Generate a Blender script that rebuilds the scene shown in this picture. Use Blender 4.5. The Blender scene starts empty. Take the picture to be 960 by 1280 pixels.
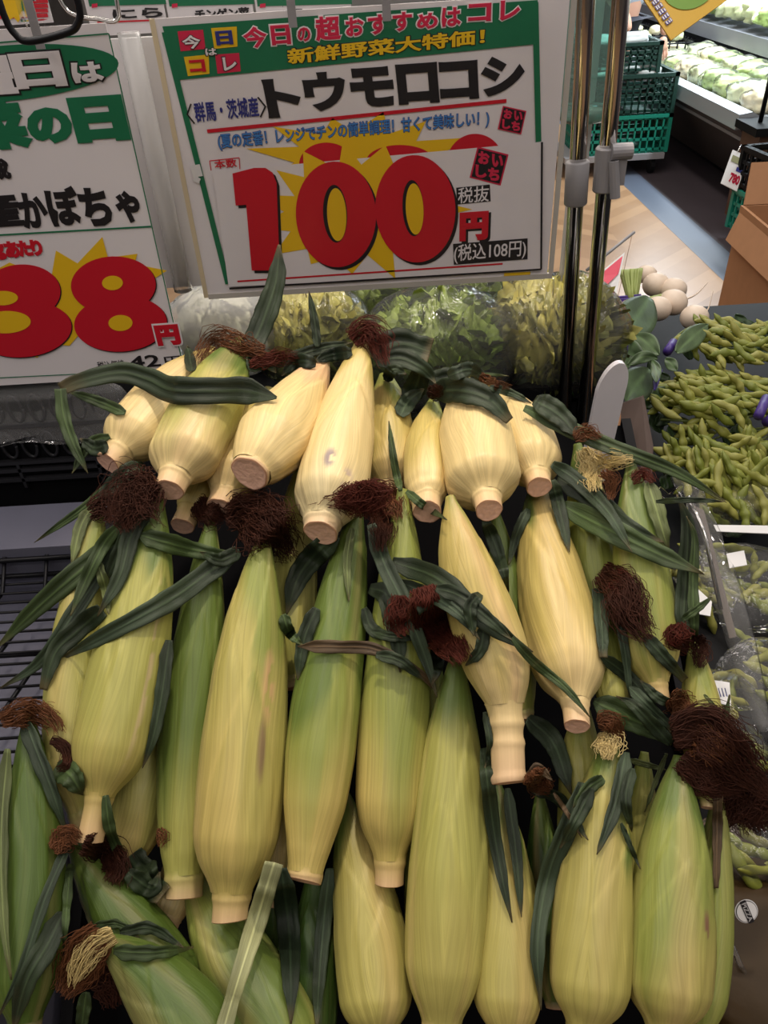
import bpy, math, random
import numpy as np
from mathutils import Vector, Matrix
from mathutils.bvhtree import BVHTree

# ------------------------------------------------------------------ camera, world, lights, exposure
SC = bpy.context.scene
COL = SC.collection
FPX, PITCH, ROLL = 961.0, math.radians(37.6), math.radians(3.5)
CAM = np.array([0.0, 0.0, 1.45])
_R0 = np.array([1.0, 0, 0]); _F = np.array([0, math.cos(PITCH), -math.sin(PITCH)]); _U0 = np.array([0, math.sin(PITCH), math.cos(PITCH)])
_R = math.cos(ROLL) * _R0 - math.sin(ROLL) * _U0
_U = math.cos(ROLL) * _U0 + math.sin(ROLL) * _R0
cd = bpy.data.cameras.new('camera'); cam = bpy.data.objects.new('camera', cd); COL.objects.link(cam)
cd.sensor_fit = 'VERTICAL'; cd.sensor_height = 36.0; cd.lens = FPX / 1280 * 36.0; cd.clip_start = 0.02
cam.matrix_world = Matrix(((_R[0], _U[0], -_F[0], 0), (_R[1], _U[1], -_F[1], 0), (_R[2], _U[2], -_F[2], 1.45), (0, 0, 0, 1)))
SC.camera = cam
SC.view_settings.view_transform = 'Standard'; SC.view_settings.look = 'None'; SC.view_settings.gamma = 1.0
SC.view_settings.use_curve_mapping = False
SC.view_settings.exposure = 0.08
try:
    SC.cycles.use_denoising = True
    SC.cycles.transparent_max_bounces = 24
    SC.cycles.max_bounces = 8
except Exception:
    pass
W = bpy.data.worlds.new('store_air'); SC.world = W; W.use_nodes = True
W.node_tree.nodes['Background'].inputs[0].default_value = (1.0, 0.93, 0.88, 1)
W.node_tree.nodes['Background'].inputs[1].default_value = 0.30

def area_light(name, loc, size, power, col, target=None):
    d = bpy.data.lights.new(name, 'AREA'); d.shape = 'RECTANGLE'; d.size, d.size_y = size; d.energy = power; d.color = col
    o = bpy.data.objects.new(name, d); COL.objects.link(o); o.location = loc
    if target is not None:
        o.rotation_euler = (Vector(target) - Vector(loc)).to_track_quat('-Z', 'Y').to_euler()
    return o
def spot_light(name, loc, target, power, col, ang, blend=0.6, rad=0.06):
    d = bpy.data.lights.new(name, 'SPOT'); d.energy = power; d.color = col; d.spot_size = math.radians(ang); d.spot_blend = blend; d.shadow_soft_size = rad
    o = bpy.data.objects.new(name, d); COL.objects.link(o); o.location = loc
    o.rotation_euler = (Vector(target) - Vector(loc)).to_track_quat('-Z', 'Y').to_euler()
    return o
WARM = (1.0, 0.86, 0.71)
spot_light('track_spot_lamp', (0.15, 1.05, 3.0), (0.03, 0.68, 1.05), 112, WARM, 29, 1.0, 0.05)
spot_light('track_spot_lamp', (-0.6, -0.1, 3.0), (-0.05, 0.5, 0.95), 8, WARM, 40, 1.0, 0.07)
area_light('ceiling_lamp', (-1.2, 0.6, 3.1), (0.3, 2.4), 20, (1, .93, .90))
area_light('ceiling_lamp', (1.1, 0.9, 3.1), (0.3, 2.4), 18, (1, .93, .90))
area_light('ceiling_lamp', (0.2, -1.0, 3.1), (2.4, 0.3), 13, (1, .91, .86))  # fill lamp added behind the camera to brighten cut stalk ends
area_light('ceiling_lamp', (0.1, 1.9, 3.1), (2.4, 0.3), 22, (1, .92, .82))  # added lamp, brightens the lettuces that the sign shadows
area_light('ceiling_lamp', (1.1, 4.0, 3.1), (0.3, 2.4), 36, (1, .93, .86))
area_light('chiller_lamp', (2.55, 6.0, 1.75), (0.12, 3.4), 110, (.82, .93, 1.0))

# ------------------------------------------------------------------ pixel rays
def ray(u, v): return (u - 480) / FPX * _R + (640 - v) / FPX * _U + _F
def at(u, v, t): return CAM + ray(u, v) * t
def aty(u, v, Y): r = ray(u, v); return CAM + r * (Y / r[1])
def atz(u, v, Z): r = ray(u, v); return CAM + r * ((Z - 1.45) / r[2])
def atx(u, v, X): r = ray(u, v); return CAM + r * (X / r[0])

# ------------------------------------------------------------------ object helpers
ORG = {}
def thing(name, label, cat, loc, group=None):
    o = bpy.data.objects.new(name, None); COL.objects.link(o); o.location = tuple(loc); o.empty_display_size = 0.05
    o['label'] = label; o['category'] = cat
    if group: o['group'] = group
    ORG[o.name] = np.array(loc, float)
    return o
def mesh(name, V, Fc, mat, parent=None, smooth=True, uv=None, col=None, base=None, solid=0, label=None):
    V = np.asarray(V, float).reshape(-1, 3)
    if parent is not None: org = ORG[parent.name]
    elif base is not None: org = np.array(base, float)
    else: org = np.array([(V[:, 0].min() + V[:, 0].max()) / 2, (V[:, 1].min() + V[:, 1].max()) / 2, V[:, 2].min()])
    me = bpy.data.meshes.new(name)
    me.from_pydata((V - org).tolist(), [], [tuple(int(i) for i in f) for f in Fc])
    if uv is not None:
        l = me.uv_layers.new(name='UVMap'); uv = np.asarray(uv, float)
        idx = np.zeros(len(me.loops), int); me.loops.foreach_get('vertex_index', idx)
        l.data.foreach_set('uv', uv[idx].ravel())
    if col is not None:
        a = me.color_attributes.new('Col', 'FLOAT_COLOR', 'POINT')
        c4 = np.ones((len(V), 4)); c4[:, :3] = col
        a.data.foreach_set('color', c4.ravel())
    if smooth: me.polygons.foreach_set('use_smooth', [True] * len(me.polygons))
    if isinstance(mat, (list, tuple)):
        for m in mat: me.materials.append(m)
    else: me.materials.append(mat)
    me.validate()
    o = bpy.data.objects.new(name, me); COL.objects.link(o)
    if parent is not None: o.parent = parent
    else: o.location = tuple(org)
    ORG[o.name] = org
    if solid:
        md = o.modifiers.new('thickness', 'SOLIDIFY'); md.thickness = solid; md.offset = 0
    if label: o['label'] = label
    return o
def tag(o, label, cat, group=None, kind=None):
    o['label'] = label; o['category'] = cat
    if group: o['group'] = group
    if kind: o['kind'] = kind
    return o
def struct(name, V, Fc, mat, smooth=False):
    o = mesh(name, V, Fc, mat, smooth=smooth); o['kind'] = 'structure'; return o

class MB:
    def __init__(s): s.V = []; s.F = []; s.n = 0
    def add(s, V, Fc):
        V = np.asarray(V, float).reshape(-1, 3)
        s.V.append(V); s.F += [tuple(i + s.n for i in f) for f in Fc]; s.n += len(V); return s
    def box(s, lo, hi, M=None):
        x0, y0, z0 = lo; x1, y1, z1 = hi
        V = np.array([(x0, y0, z0), (x1, y0, z0), (x1, y1, z0), (x0, y1, z0), (x0, y0, z1), (x1, y0, z1), (x1, y1, z1), (x0, y1, z1)])
        if M is not None: V = xf(M, V)
        return s.add(V, [(0, 3, 2, 1), (4, 5, 6, 7), (0, 1, 5, 4), (1, 2, 6, 5), (2, 3, 7, 6), (3, 0, 4, 7)])
    def tube(s, pts, r, n=8, cap=True):
        V, Fc = tube_mesh(pts, r, n, cap); return s.add(V, Fc)
    def build(s, name, mat, parent=None, smooth=False, **k):
        return mesh(name, np.vstack(s.V), s.F, mat, parent, smooth, **k)
def xf(M, V):
    M = np.array(M); V = np.asarray(V, float).reshape(-1, 3)
    return V @ M[:3, :3].T + M[:3, 3]
def frames(pts):
    P = np.asarray(pts, float); n = len(P)
    T = np.gradient(P, axis=0); T /= np.linalg.norm(T, axis=1)[:, None] + 1e-12
    a = np.array([0, 0, 1.0]) if abs(T[0][2]) < .9 else np.array([1.0, 0, 0])
    N = np.zeros_like(P); v = np.cross(T[0], a); N[0] = v / np.linalg.norm(v)
    for i in range(1, n):
        v = N[i - 1] - T[i] * np.dot(N[i - 1], T[i]); N[i] = v / (np.linalg.norm(v) + 1e-12)
    return P, T, N, np.cross(T, N)
def tube_mesh(pts, r, n=8, cap=True):
    P, T, N, B = frames(pts); m = len(P)
    r = np.broadcast_to(np.asarray(r, float), (m,))
    th = np.linspace(0, 2 * math.pi, n, endpoint=False)
    V = (P[:, None] + r[:, None, None] * (np.cos(th)[None, :, None] * N[:, None] + np.sin(th)[None, :, None] * B[:, None])).reshape(-1, 3)
    Fc = [(i * n + j, i * n + (j + 1) % n, (i + 1) * n + (j + 1) % n, (i + 1) * n + j) for i in range(m - 1) for j in range(n)]
    if cap:
        Fc.append(tuple(range(n - 1, -1, -1))); Fc.append(tuple((m - 1) * n + j for j in range(n)))
    return V, Fc
def spline(pts, n):
    P = np.asarray(pts, float)
    if P.ndim == 1: P = P[:, None]
    if len(P) == 2: w = np.linspace(0, 1, n)[:, None]; return P[0] * (1 - w) + P[1] * w
    Q = np.vstack([2 * P[0] - P[1], P, 2 * P[-1] - P[-2]]); out = []
    L = np.r_[0, np.cumsum(np.linalg.norm(np.diff(P[:, :2], axis=0), axis=1) + 1e-9)]
    for x in np.linspace(0, L[-1], n):
        i = min(max(int(np.searchsorted(L, x, 'right')) - 1, 0), len(P) - 2); t = (x - L[i]) / (L[i + 1] - L[i])
        a, b, c, d = Q[i], Q[i + 1], Q[i + 2], Q[i + 3]
        out.append(.5 * (2 * b + (c - a) * t + (2 * a - 5 * b + 4 * c - d) * t * t + (3 * b - a - 3 * c + d) * t ** 3))
    return np.array(out)
def smooth_spline(pts, n):
    """the same curve with even spacing and no kinks in its speed"""
    d = spline(pts, 240); k = np.exp(-.5 * (np.arange(-30, 31) / 11.) ** 2); k /= k.sum()
    e = np.vstack([2 * d[0] - d[30:0:-1], d, 2 * d[-1] - d[-2:-32:-1]]); q = np.stack([np.convolve(e[:, c], k, 'valid') for c in range(d.shape[1])], 1)
    L = np.r_[0, np.cumsum(np.linalg.norm(np.diff(q, axis=0), axis=1))]; x = np.linspace(0, L[-1], n)
    return np.stack([np.interp(x, L, q[:, c]) for c in range(q.shape[1])], 1)
def grid_faces(m, n, wrap=False):
    k = n if wrap else n - 1
    return [(i * n + j, i * n + (j + 1) % n, (i + 1) * n + (j + 1) % n, (i + 1) * n + j) for i in range(m - 1) for j in range(k)]
def vnoise(V, f, seed=0):
    """cheap smooth noise from summed sines"""
    rg = np.random.RandomState(seed); V = np.asarray(V); o = np.zeros(len(V))
    for k in range(6):
        d = rg.normal(size=V.shape[1]); d /= np.linalg.norm(d)
        o += np.sin(V @ d * f * rg.uniform(.6, 1.7) + rg.uniform(0, 6.28))
    return o / 6 * 1.7
def lerp(a, b, t): return np.asarray(a) * (1 - t) + np.asarray(b) * t

# ------------------------------------------------------------------ materials
def nt(name):
    m = bpy.data.materials.new(name); m.use_nodes = True; N = m.node_tree.nodes; N.clear()
    out = N.new('ShaderNodeOutputMaterial'); return m, m.node_tree, N, m.node_tree.links, out
def pbr(name, col, rough=.5, metal=0, spec=.5, nscale=0, namt=0, bump=0, trans=0, emit=None):
    m, t, N, L, out = nt(name)
    b = N.new('ShaderNodeBsdfPrincipled'); L.new(b.outputs[0], out.inputs[0])
    b.inputs['Base Color'].default_value = (*col, 1); b.inputs['Roughness'].default_value = rough
    b.inputs['Metallic'].default_value = metal; b.inputs['Specular IOR Level'].default_value = spec
    if nscale:
        tc = N.new('ShaderNodeTexCoord'); nz = N.new('ShaderNodeTexNoise'); nz.inputs['Scale'].default_value = nscale; nz.inputs['Detail'].default_value = 4
        L.new(tc.outputs['Object'], nz.inputs['Vector'])
        if namt:
            mx = N.new('ShaderNodeMixRGB'); mx.inputs[1].default_value = (*[c * (1 - namt) for c in col], 1); mx.inputs[2].default_value = (*[min(1, c * (1 + namt)) for c in col], 1)
            L.new(nz.outputs[0], mx.inputs[0]); L.new(mx.outputs[0], b.inputs['Base Color'])
        if bump:
            bp = N.new('ShaderNodeBump'); bp.inputs['Strength'].default_value = bump; bp.inputs['Distance'].default_value = .004
            L.new(nz.outputs[0], bp.inputs['Height']); L.new(bp.outputs[0], b.inputs['Normal'])
    if emit:
        b.inputs['Emission Color'].default_value = (*emit[:3], 1); b.inputs['Emission Strength'].default_value = emit[3]
    return m
def fibre(name, rough=.45, amp=.22, su=70, sv=1.6, bump=.25, spec=.4, fine=True):
    """plant surface: vertex colour crossed by long fibres running along the V direction of the UV map"""
    m, t, N, L, out = nt(name)
    b = N.new('ShaderNodeBsdfPrincipled'); L.new(b.outputs[0], out.inputs[0]); b.inputs['Roughness'].default_value = rough; b.inputs['Specular IOR Level'].default_value = spec
    a = N.new('ShaderNodeAttribute'); a.attribute_name = 'Col'
    uv = N.new('ShaderNodeUVMap'); mp = N.new('ShaderNodeMapping'); mp.inputs['Scale'].default_value = (su, sv, 1); L.new(uv.outputs[0], mp.inputs[0])
    n1 = N.new('ShaderNodeTexNoise'); n1.inputs['Scale'].default_value = 1; n1.inputs['Detail'].default_value = 5; n1.inputs['Roughness'].default_value = .65; L.new(mp.outputs[0], n1.inputs['Vector'])
    r = N.new('ShaderNodeMapRange'); r.inputs['From Min'].default_value = .25; r.inputs['From Max'].default_value = .75; r.inputs['To Min'].default_value = 1 - amp; r.inputs['To Max'].default_value = 1 + amp; L.new(n1.outputs[0], r.inputs[0])
    mu = N.new('ShaderNodeVectorMath'); mu.operation = 'SCALE'; L.new(a.outputs['Color'], mu.inputs[0]); L.new(r.outputs[0], mu.inputs['Scale'])
    L.new(mu.outputs[0], b.inputs['Base Color'])
    bp = N.new('ShaderNodeBump'); bp.inputs['Strength'].default_value = bump; bp.inputs['Distance'].default_value = .0012; L.new(n1.outputs[0], bp.inputs['Height']); L.new(bp.outputs[0], b.inputs['Normal'])
    return m
def film(name, white=.06, tint=(1, 1, 1), rough=.08, gl=1.0, bump=.6, bscale=30, fres=.12):
    """thin clear plastic: mostly see-through, glossy at glancing angles"""
    m, t, N, L, out = nt(name)
    tr = N.new('ShaderNodeBsdfTransparent'); tr.inputs[0].default_value = (*tint, 1)
    g = N.new('ShaderNodeBsdfGlossy'); g.inputs['Roughness'].default_value = rough; g.inputs[0].default_value = (gl, gl, gl, 1)
    d = N.new('ShaderNodeBsdfDiffuse'); d.inputs[0].default_value = (.85, .85, .83, 1)
    fr = N.new('ShaderNodeLayerWeight'); fr.inputs[0].default_value = fres
    tc = N.new('ShaderNodeTexCoord'); nz = N.new('ShaderNodeTexNoise'); nz.inputs['Scale'].default_value = bscale; nz.inputs['Detail'].default_value = 3; L.new(tc.outputs['Object'], nz.inputs['Vector'])
    bp = N.new('ShaderNodeBump'); bp.inputs['Strength'].default_value = bump; bp.inputs['Distance'].default_value = .01; L.new(nz.outputs[0], bp.inputs['Height'])
    L.new(bp.outputs[0], g.inputs['Normal']); L.new(bp.outputs[0], fr.inputs['Normal'])
    m1 = N.new('ShaderNodeMixShader'); m1.inputs[0].default_value = white; L.new(tr.outputs[0], m1.inputs[1]); L.new(d.outputs[0], m1.inputs[2])
    m2 = N.new('ShaderNodeMixShader'); L.new(fr.outputs['Fresnel'], m2.inputs[0]); L.new(m1.outputs[0], m2.inputs[1]); L.new(g.outputs[0], m2.inputs[2])
    L.new(m2.outputs[0], out.inputs[0]); return m
M = {}
M['husk'] = fibre('corn_husk', .40, .22, 95, 1.6, .35)
M['leaf'] = fibre('corn_leaf', .48, .40, 34, 1.0, .6, .35)
M['stalk'] = fibre('corn_stalk', .5, .08, 40, 3, .15)
M['plain'] = fibre('leaf_flesh', .42, .22, 9, 9, .3)
M['cut'] = pbr('cut_stalk', (.86, .50, .36), .6, nscale=260, namt=.25, bump=.3)
M['cutrim'] = pbr('cut_rim', (.58, .30, .17), .6)
M['silk_dark'] = pbr('silk_dark', (.042, .014, .008), .6, spec=.12, nscale=120, namt=.6)
M['silk_red'] = pbr('silk_red', (.078, .018, .011), .6, spec=.12, nscale=120, namt=.6)
M['silk_brown'] = pbr('silk_brown', (.12, .045, .018), .6, spec=.15, nscale=120, namt=.6)
M['silk_blond'] = pbr('silk_blond', (.55, .42, .17), .5, nscale=120, namt=.4)
M['white'] = pbr('sign_paper', (.80, .755, .765), .4)
M['black'] = pbr('black_ink', (.012, .010, .012), .45)
M['green'] = pbr('green_ink', (.012, .17, .075), .4)
M['red'] = pbr('red_ink', (.60, .008, .024), .4)
M['pinkred'] = pbr('rose_ink', (.66, .022, .075), .4)
M['yellow'] = pbr('yellow_ink', (.85, .53, .012), .4)
M['navy'] = pbr('navy_ink', (.03, .035, .22), .4)
M['blue'] = pbr('blue_ink', (.06, .24, .60), .4)
M['cream'] = pbr('sleeve_edge', (.66, .55, .36), .5)
M['blackplastic'] = pbr('black_plastic', (.006, .006, .007), .55, spec=.15)
M['binblack'] = pbr('bin_black', (.004, .004, .0045), .8, spec=.04)
M['blackwire'] = pbr('black_wire', (.006, .006, .008), .4, spec=.3)
M['slate'] = pbr('slate_panel', (.14, .14, .185), .55, nscale=14, namt=.12)
M['chrome'] = pbr('chrome', (.62, .60, .58), .12, 1)
M['greyplastic'] = pbr('grey_plastic', (.30, .29, .30), .45)
M['clear'] = film('clear_film', .045, bump=.8, bscale=34, fres=.2)
M['sleeve'] = film('clear_sleeve', .004, bump=.35, bscale=9, rough=.05, fres=.05)
M['bag'] = film('crinkled_bag', .10, bump=1.0, bscale=38, rough=.10)
M['bagwhite'] = film('cloudy_bag', .38, bump=1.0, bscale=38, rough=.14)
M['teal_clear'] = film('teal_clear', .10, (.72, .92, .88), bump=.2, bscale=10, rough=.06)
M['cardboard'] = pbr('cardboard', (.40, .20, .095), .75, nscale=30, namt=.10)
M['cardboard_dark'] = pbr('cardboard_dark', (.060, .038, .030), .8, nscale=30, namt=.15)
M['green_crate'] = pbr('green_crate', (.008, .22, .15), .5)
M['dgreen_crate'] = pbr('dark_green_crate', (.006, .038, .028), .5)
M['purple'] = pbr('purple_tape', (.07, .035, .24), .4)
M['turnip'] = pbr('turnip_skin', (.74, .60, .47), .45, nscale=40, namt=.12)
M['labelwhite'] = pbr('label_paper', (.74, .73, .72), .5)
# ------------------------------------------------------------------ the setting
def mat_floor():
    m, t, N, L, out = nt('herringbone_vinyl')
    b = N.new('ShaderNodeBsdfPrincipled'); L.new(b.outputs[0], out.inputs[0]); b.inputs['Roughness'].default_value = .32
    tc = N.new('ShaderNodeTexCoord'); sp = N.new('ShaderNodeSeparateXYZ'); L.new(tc.outputs['Object'], sp.inputs[0])
    def mth(op, a, bb=None):
        n = N.new('ShaderNodeMath'); n.operation = op
        for i, x in enumerate((a, bb)):
            if x is None: continue
            if isinstance(x, (int, float)): n.inputs[i].default_value = x
            else: L.new(x, n.inputs[i])
        return n.outputs[0]
    # chevron boards: |x| saw plus y, cut into boards
    fx = mth('PINGPONG', sp.outputs[0], .32)
    yy = mth('ADD', sp.outputs[1], mth('MULTIPLY', fx, .9))
    band = mth('FLOOR', mth('DIVIDE', yy, .11)); colid = mth('FLOOR', mth('DIVIDE', sp.outputs[0], .32))
    cb = N.new('ShaderNodeCombineXYZ'); L.new(band, cb.inputs[0]); L.new(colid, cb.inputs[1])
    wn = N.new('ShaderNodeTexWhiteNoise'); L.new(cb.outputs[0], wn.inputs['Vector'])
    nz = N.new('ShaderNodeTexNoise'); nz.inputs['Scale'].default_value = 9; L.new(tc.outputs['Object'], nz.inputs['Vector'])
    f = mth('ADD', mth('MULTIPLY', wn.outputs['Value'], .7), mth('MULTIPLY', nz.outputs[0], .3))
    mx = N.new('ShaderNodeMixRGB'); mx.inputs[1].default_value = (.30, .165, .085, 1); mx.inputs[2].default_value = (.52, .32, .175, 1); L.new(f, mx.inputs[0])
    L.new(mx.outputs[0], b.inputs['Base Color']); return m
XB = 1.69
struct('floor', [(-6, -2, 0), (XB, -2, 0), (XB, 14, 0), (-6, 14, 0)], [(0, 1, 2, 3)], mat_floor())
mats_dark = pbr('dark_tile', (.055, .042, .048), .5, nscale=5, namt=.2)
struct('floor_aisle', [(XB + .17, -2, .001), (6, -2, .001), (6, 14, .001), (XB + .17, 14, .001)], [(0, 1, 2, 3)], mats_dark)
mb = MB(); mb.box((-3.6, -2, 0), (-3.5, 12, 2.2)); o = mb.build('wall_left_added', pbr('added_left_wall', (.10, .09, .085), .8, nscale=3, namt=.5)); o['kind'] = 'structure'  # unseen dark wall, added so the chrome poles reflect some contrast
mb = MB(); mb.box((-6, -2.1, 0), (6, -2.0, 2.2)); o = mb.build('wall_front_added', pbr('added_front_wall', (.12, .11, .10), .8, nscale=3, namt=.5)); o['kind'] = 'structure'  # unseen, added behind the camera to darken chrome reflections and ambient light
struct('trim_1', [(XB, -2, .0015), (XB + .17, -2, .0015), (XB + .17, 14, .0015), (XB, 14, .0015)], [(0, 1, 2, 3)], pbr('blue_strip', (.105, .125, .17), .4))
mb = MB(); mb.box((-6, 11.9, 0), (6, 12.0, 3.2)); o = mb.build('wall_back', pbr('far_wall', (.42, .40, .38), .8, nscale=3, namt=.1)); o['kind'] = 'structure'

# ------------------------------------------------------------------ writing on flat boards
_txt = {}
def text_geo(s, bold):
    k = (s, bold)
    if k not in _txt:
        c = bpy.data.curves.new('writing', 'FONT'); c.body = s; c.bevel_depth = bold; c.bevel_resolution = 1; c.resolution_u = 3
        o = bpy.data.objects.new('writing', c); COL.objects.link(o)
        dg = bpy.context.evaluated_depsgraph_get(); me = bpy.data.meshes.new_from_object(o.evaluated_get(dg))
        V = np.zeros(len(me.vertices) * 3); me.vertices.foreach_get('co', V); Fc = [tuple(p.vertices) for p in me.polygons]
        bpy.data.objects.remove(o); bpy.data.curves.remove(c); bpy.data.meshes.remove(me)
        _txt[k] = (V.reshape(-1, 3), Fc)
    return _txt[k]
class Board:
    """an upright flat board on the plane y = Y; everything on it is measured on that plane"""
    def __init__(s, Y, root): s.Y = Y; s.root = root
    def p(s, u, v): q = aty(u, v, s.Y); return q[0], q[2]
    def poly(s, name, px, mat, layer, label=None):
        mb = MB(); s.polyadd(mb, px, layer); return mb.build(name, mat, s.root, label=label)
    def polyadd(s, mb, px, layer, world=False):
        layer = layer + .06 * len(mb.V)   # printed shapes that overlap never share one plane
        P = [(a, b) if world else s.p(a, b) for a, b in px]; y = s.Y - layer * .0004
        V = [(a, y, b) for a, b in P]; mb.add(V, [tuple(range(len(V)))])
    def ell(s, mb, u, v, a, b, layer, rot=0, n=48):
        s.polyadd(mb, [(u + a * math.cos(x) * math.cos(rot) - b * math.sin(x) * math.sin(rot), v + a * math.cos(x) * math.sin(rot) + b * math.sin(x) * math.cos(rot)) for x in np.linspace(0, 2 * math.pi, n, endpoint=False)], layer)
    def line(s, mb, a, b, w, layer):
        a = np.array(s.p(*a)); b = np.array(s.p(*b)); d = b - a; d /= np.linalg.norm(d); n = np.array([-d[1], d[0]]) * w / 2
        s.polyadd(mb, [tuple(a + n), tuple(b + n), tuple(b - n), tuple(a - n)], layer, True)
    def text(s, mb, string, L, Rr, h, layer, bold=.02, skew=0):
        """L, Rr: middle of the left and right ends; h: glyph height"""
        V, Fc = text_geo(string, bold)
        x0, z0 = s.p(*L); x1, z1 = s.p(*Rr); um, vm = (L[0] + Rr[0]) / 2, (L[1] + Rr[1]) / 2
        H = s.p(um, vm - h / 2)[1] - s.p(um, vm + h / 2)[1]
        mn, mx = V.min(0), V.max(0); w = (V - mn) / np.maximum(mx - mn, 1e-6)
        X = x0 + (x1 - x0) * w[:, 0]; Z = z0 + (z1 - z0) * w[:, 0] + (w[:, 1] - .5) * H
        X = X + skew * (w[:, 1] - .5) * H
        Y = s.Y - layer * .0004 - .00025 * w[:, 2]
        mb.add(np.stack([X, Y, Z], 1), Fc)
def burst(u, v, r0, r1, n, seed, sx=1, sy=1):
    rg = random.Random(seed); P = []
    for i in range(2 * n):
        a = math.pi * i / n + rg.uniform(-.06, .06); r = (r1 * rg.uniform(.88, 1.12) if i % 2 == 0 else r0 * rg.uniform(.93, 1.07))
        P.append((u + r * sx * math.cos(a), v + r * sy * math.sin(a)))
    return P

# ---- the 100 yen board
YS = .88
root = thing('price_sign', 'large white price sign with green header and red 100 digits above the corn', 'sign', (0, YS, 1.10))
bd = Board(YS, root)
mb = MB(); a = bd.p(190, 30); b = bd.p(684, 342); mb.box((a[0], YS + .0005, b[1]), (b[0], YS + .003, a[1] + .004)); mb.build('backing', M['white'], root)
mb = MB(); mb.box((a[0] - .002, YS - .0005, b[1] - .004), (a[0] + .003, YS + .004, a[1] + .004)); mb.build('sleeve_edge', M['cream'], root, label='yellowed plastic edge')
mb = MB(); mb.box((a[0] + .003, YS - .0005, b[1] - .006), (b[0] + .006, YS + .004, b[1])); mb.box((b[0] + .002, YS - .0002, b[1]), (b[0] + .007, YS + .004, a[1] + .004)); mb.build('sleeve_edge', pbr('pale_edge', (.52, .49, .44), .3), root)
bd.poly('header_panel', [(203, 33), (672, 0), (672, 55), (222, 100)], M['green'], 1, 'green header')
mb = MB(); bd.line(mb, (206, 40), (285, 355), .006, 1.5); bd.line(mb, (669, 3), (673, 177), .006, 1.5); bd.line(mb, (283, 352), (292, 351), .004, 1); mb.build('border', M['green'], root)
for nm, px, m in (('header_tile', [(222, 39), (254, 37), (257, 61), (226, 64)], 'pinkred'), ('header_tile', [(264, 35), (296, 33), (297, 58), (268, 61)], 'yellow'),
                  ('header_tile', [(230, 71), (261, 68), (262, 92), (235, 95)], 'yellow'), ('header_tile', [(269, 68), (299, 66), (301, 89), (272, 92)], 'pinkred')):
    bd.poly(nm, px, M[m], 2)
def glyphs(bd, name, items, mat, layer, bold, grow=0, root=None, skew=0, label=None):
    mb = MB()
    for it in items:
        s, x0, y0, x1, y1 = it; ym = (y0 + y1) / 2; sl = .035 * (x1 - x0)
        bd.text(mb, s, (x0 - grow, ym + sl), (x1 + grow, ym - sl), y1 - y0 + 2 * grow, layer, bold, skew)
    return mb.build(name, M[mat], bd.root, label=label)
t4 = [('今', 228, 44, 251, 61), ('レ', 279, 71, 296, 88), ('は', 257, 60, 271, 69)]
glyphs(bd, 'tile_lettering', t4, 'black', 3, .06, 1.2); glyphs(bd, 'tile_lettering', t4, 'white', 4, .03)
glyphs(bd, 'tile_lettering', [('日', 270, 38, 291, 56)], 'navy', 4, .05); glyphs(bd, 'tile_lettering', [('コ', 237, 74, 257, 90)], 'red', 4, .05)
ttl = [('今', 304, 33, 334, 60), ('日', 339, 31, 363, 56), ('の', 372, 34, 388, 52), ('超', 394, 20, 426, 51), ('お', 432, 21, 455, 45), ('す', 460, 18, 486, 43), ('す', 491, 15, 515, 39),
       ('め', 521, 16, 547, 36), ('は', 552, 9, 576, 33), ('コ', 585, 4, 614, 27), ('レ', 625, 0, 650, 25)]
glyphs(bd, 'headline_lettering', ttl, 'white', 2, .075, 1.8); glyphs(bd, 'headline_lettering', ttl, 'pinkred', 3, .038)
for m, ly, bo, gr in (('black', 2, .07, 1.2), ('yellow', 3, .03, 0)):
    mb = MB(); bd.text(mb, '新鮮野菜大特価！', (359 - gr, 71), (606 + gr, 45), 20 + 2 * gr, ly, bo); mb.build('subhead_lettering', M[m], root)
glyphs(bd, 'product_lettering', [('ト', 331, 98, 376, 147), ('ウ', 380, 90, 433, 139), ('モ', 438, 84, 492, 134), ('ロ', 496, 79, 548, 130), ('コ', 549, 76, 598, 125), ('シ', 601, 70, 656, 120)], 'black', 1, .055, skew=-.08)
mb = MB(); bd.text(mb, '〈', (233, 143), (242, 142), 26, 1, .005); bd.text(mb, '〉', (323, 134), (333, 133), 26, 1, .005); mb.build('origin_bracket', M['black'], root)
mb = MB(); bd.text(mb, '群馬・茨城産', (243, 141), (323, 133), 26, 1, .025); mb.build('origin_lettering', M['navy'], root)
mb = MB(); bd.line(mb, (259, 164), (633, 126), .0035, 1); mb.build('rule', M['red'], root)
for m, ly, bo, gr in (('navy', 1, .045, .7), ('blue', 2, .010, 0)):
    mb = MB(); bd.text(mb, '(夏の定番！レンジでチンの簡単調理！甘くて美味しい！)', (273 - gr, 178), (611 + gr, 148), 21 + 2 * gr, ly, bo); mb.build('caption_lettering', M[m], root)
def stamp(bd, u, v, w, rot, ly):
    c, s = math.cos(rot), math.sin(rot); q = lambda k: [(u + (x * c - y * s) * k, v + (x * s + y * c) * k) for x, y in ((-1, -1), (1, -1), (1, 1), (-1, 1))]
    st = bd.poly('stamp', q(w), M['pinkred'], ly); bd.poly('stamp_ground', q(w * .9), M['black'], ly + 1)
    mb = MB()
    for ch, x, y in (('お', -.45, -.42), ('い', .42, -.45), ('し', -.4, .45), ('ち', .4, .42)):
        cu, cv = u + (x * c - y * s) * w, v + (x * s + y * c) * w; bd.text(mb, ch, (cu - w * .36, cv - w * .06), (cu + w * .36, cv + w * .06), w * .8, ly + 2, .06)
    mb.build('stamp_lettering', M['pinkred'], bd.root)
stamp(bd, 640, 150, 15, .22, 1)
mb = MB(); bd.polyadd(mb, burst(455, 205, 70, 112, 13, 3, 1.25, .6), 1); mb.build('old_starburst', M['yellow'], root)
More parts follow.
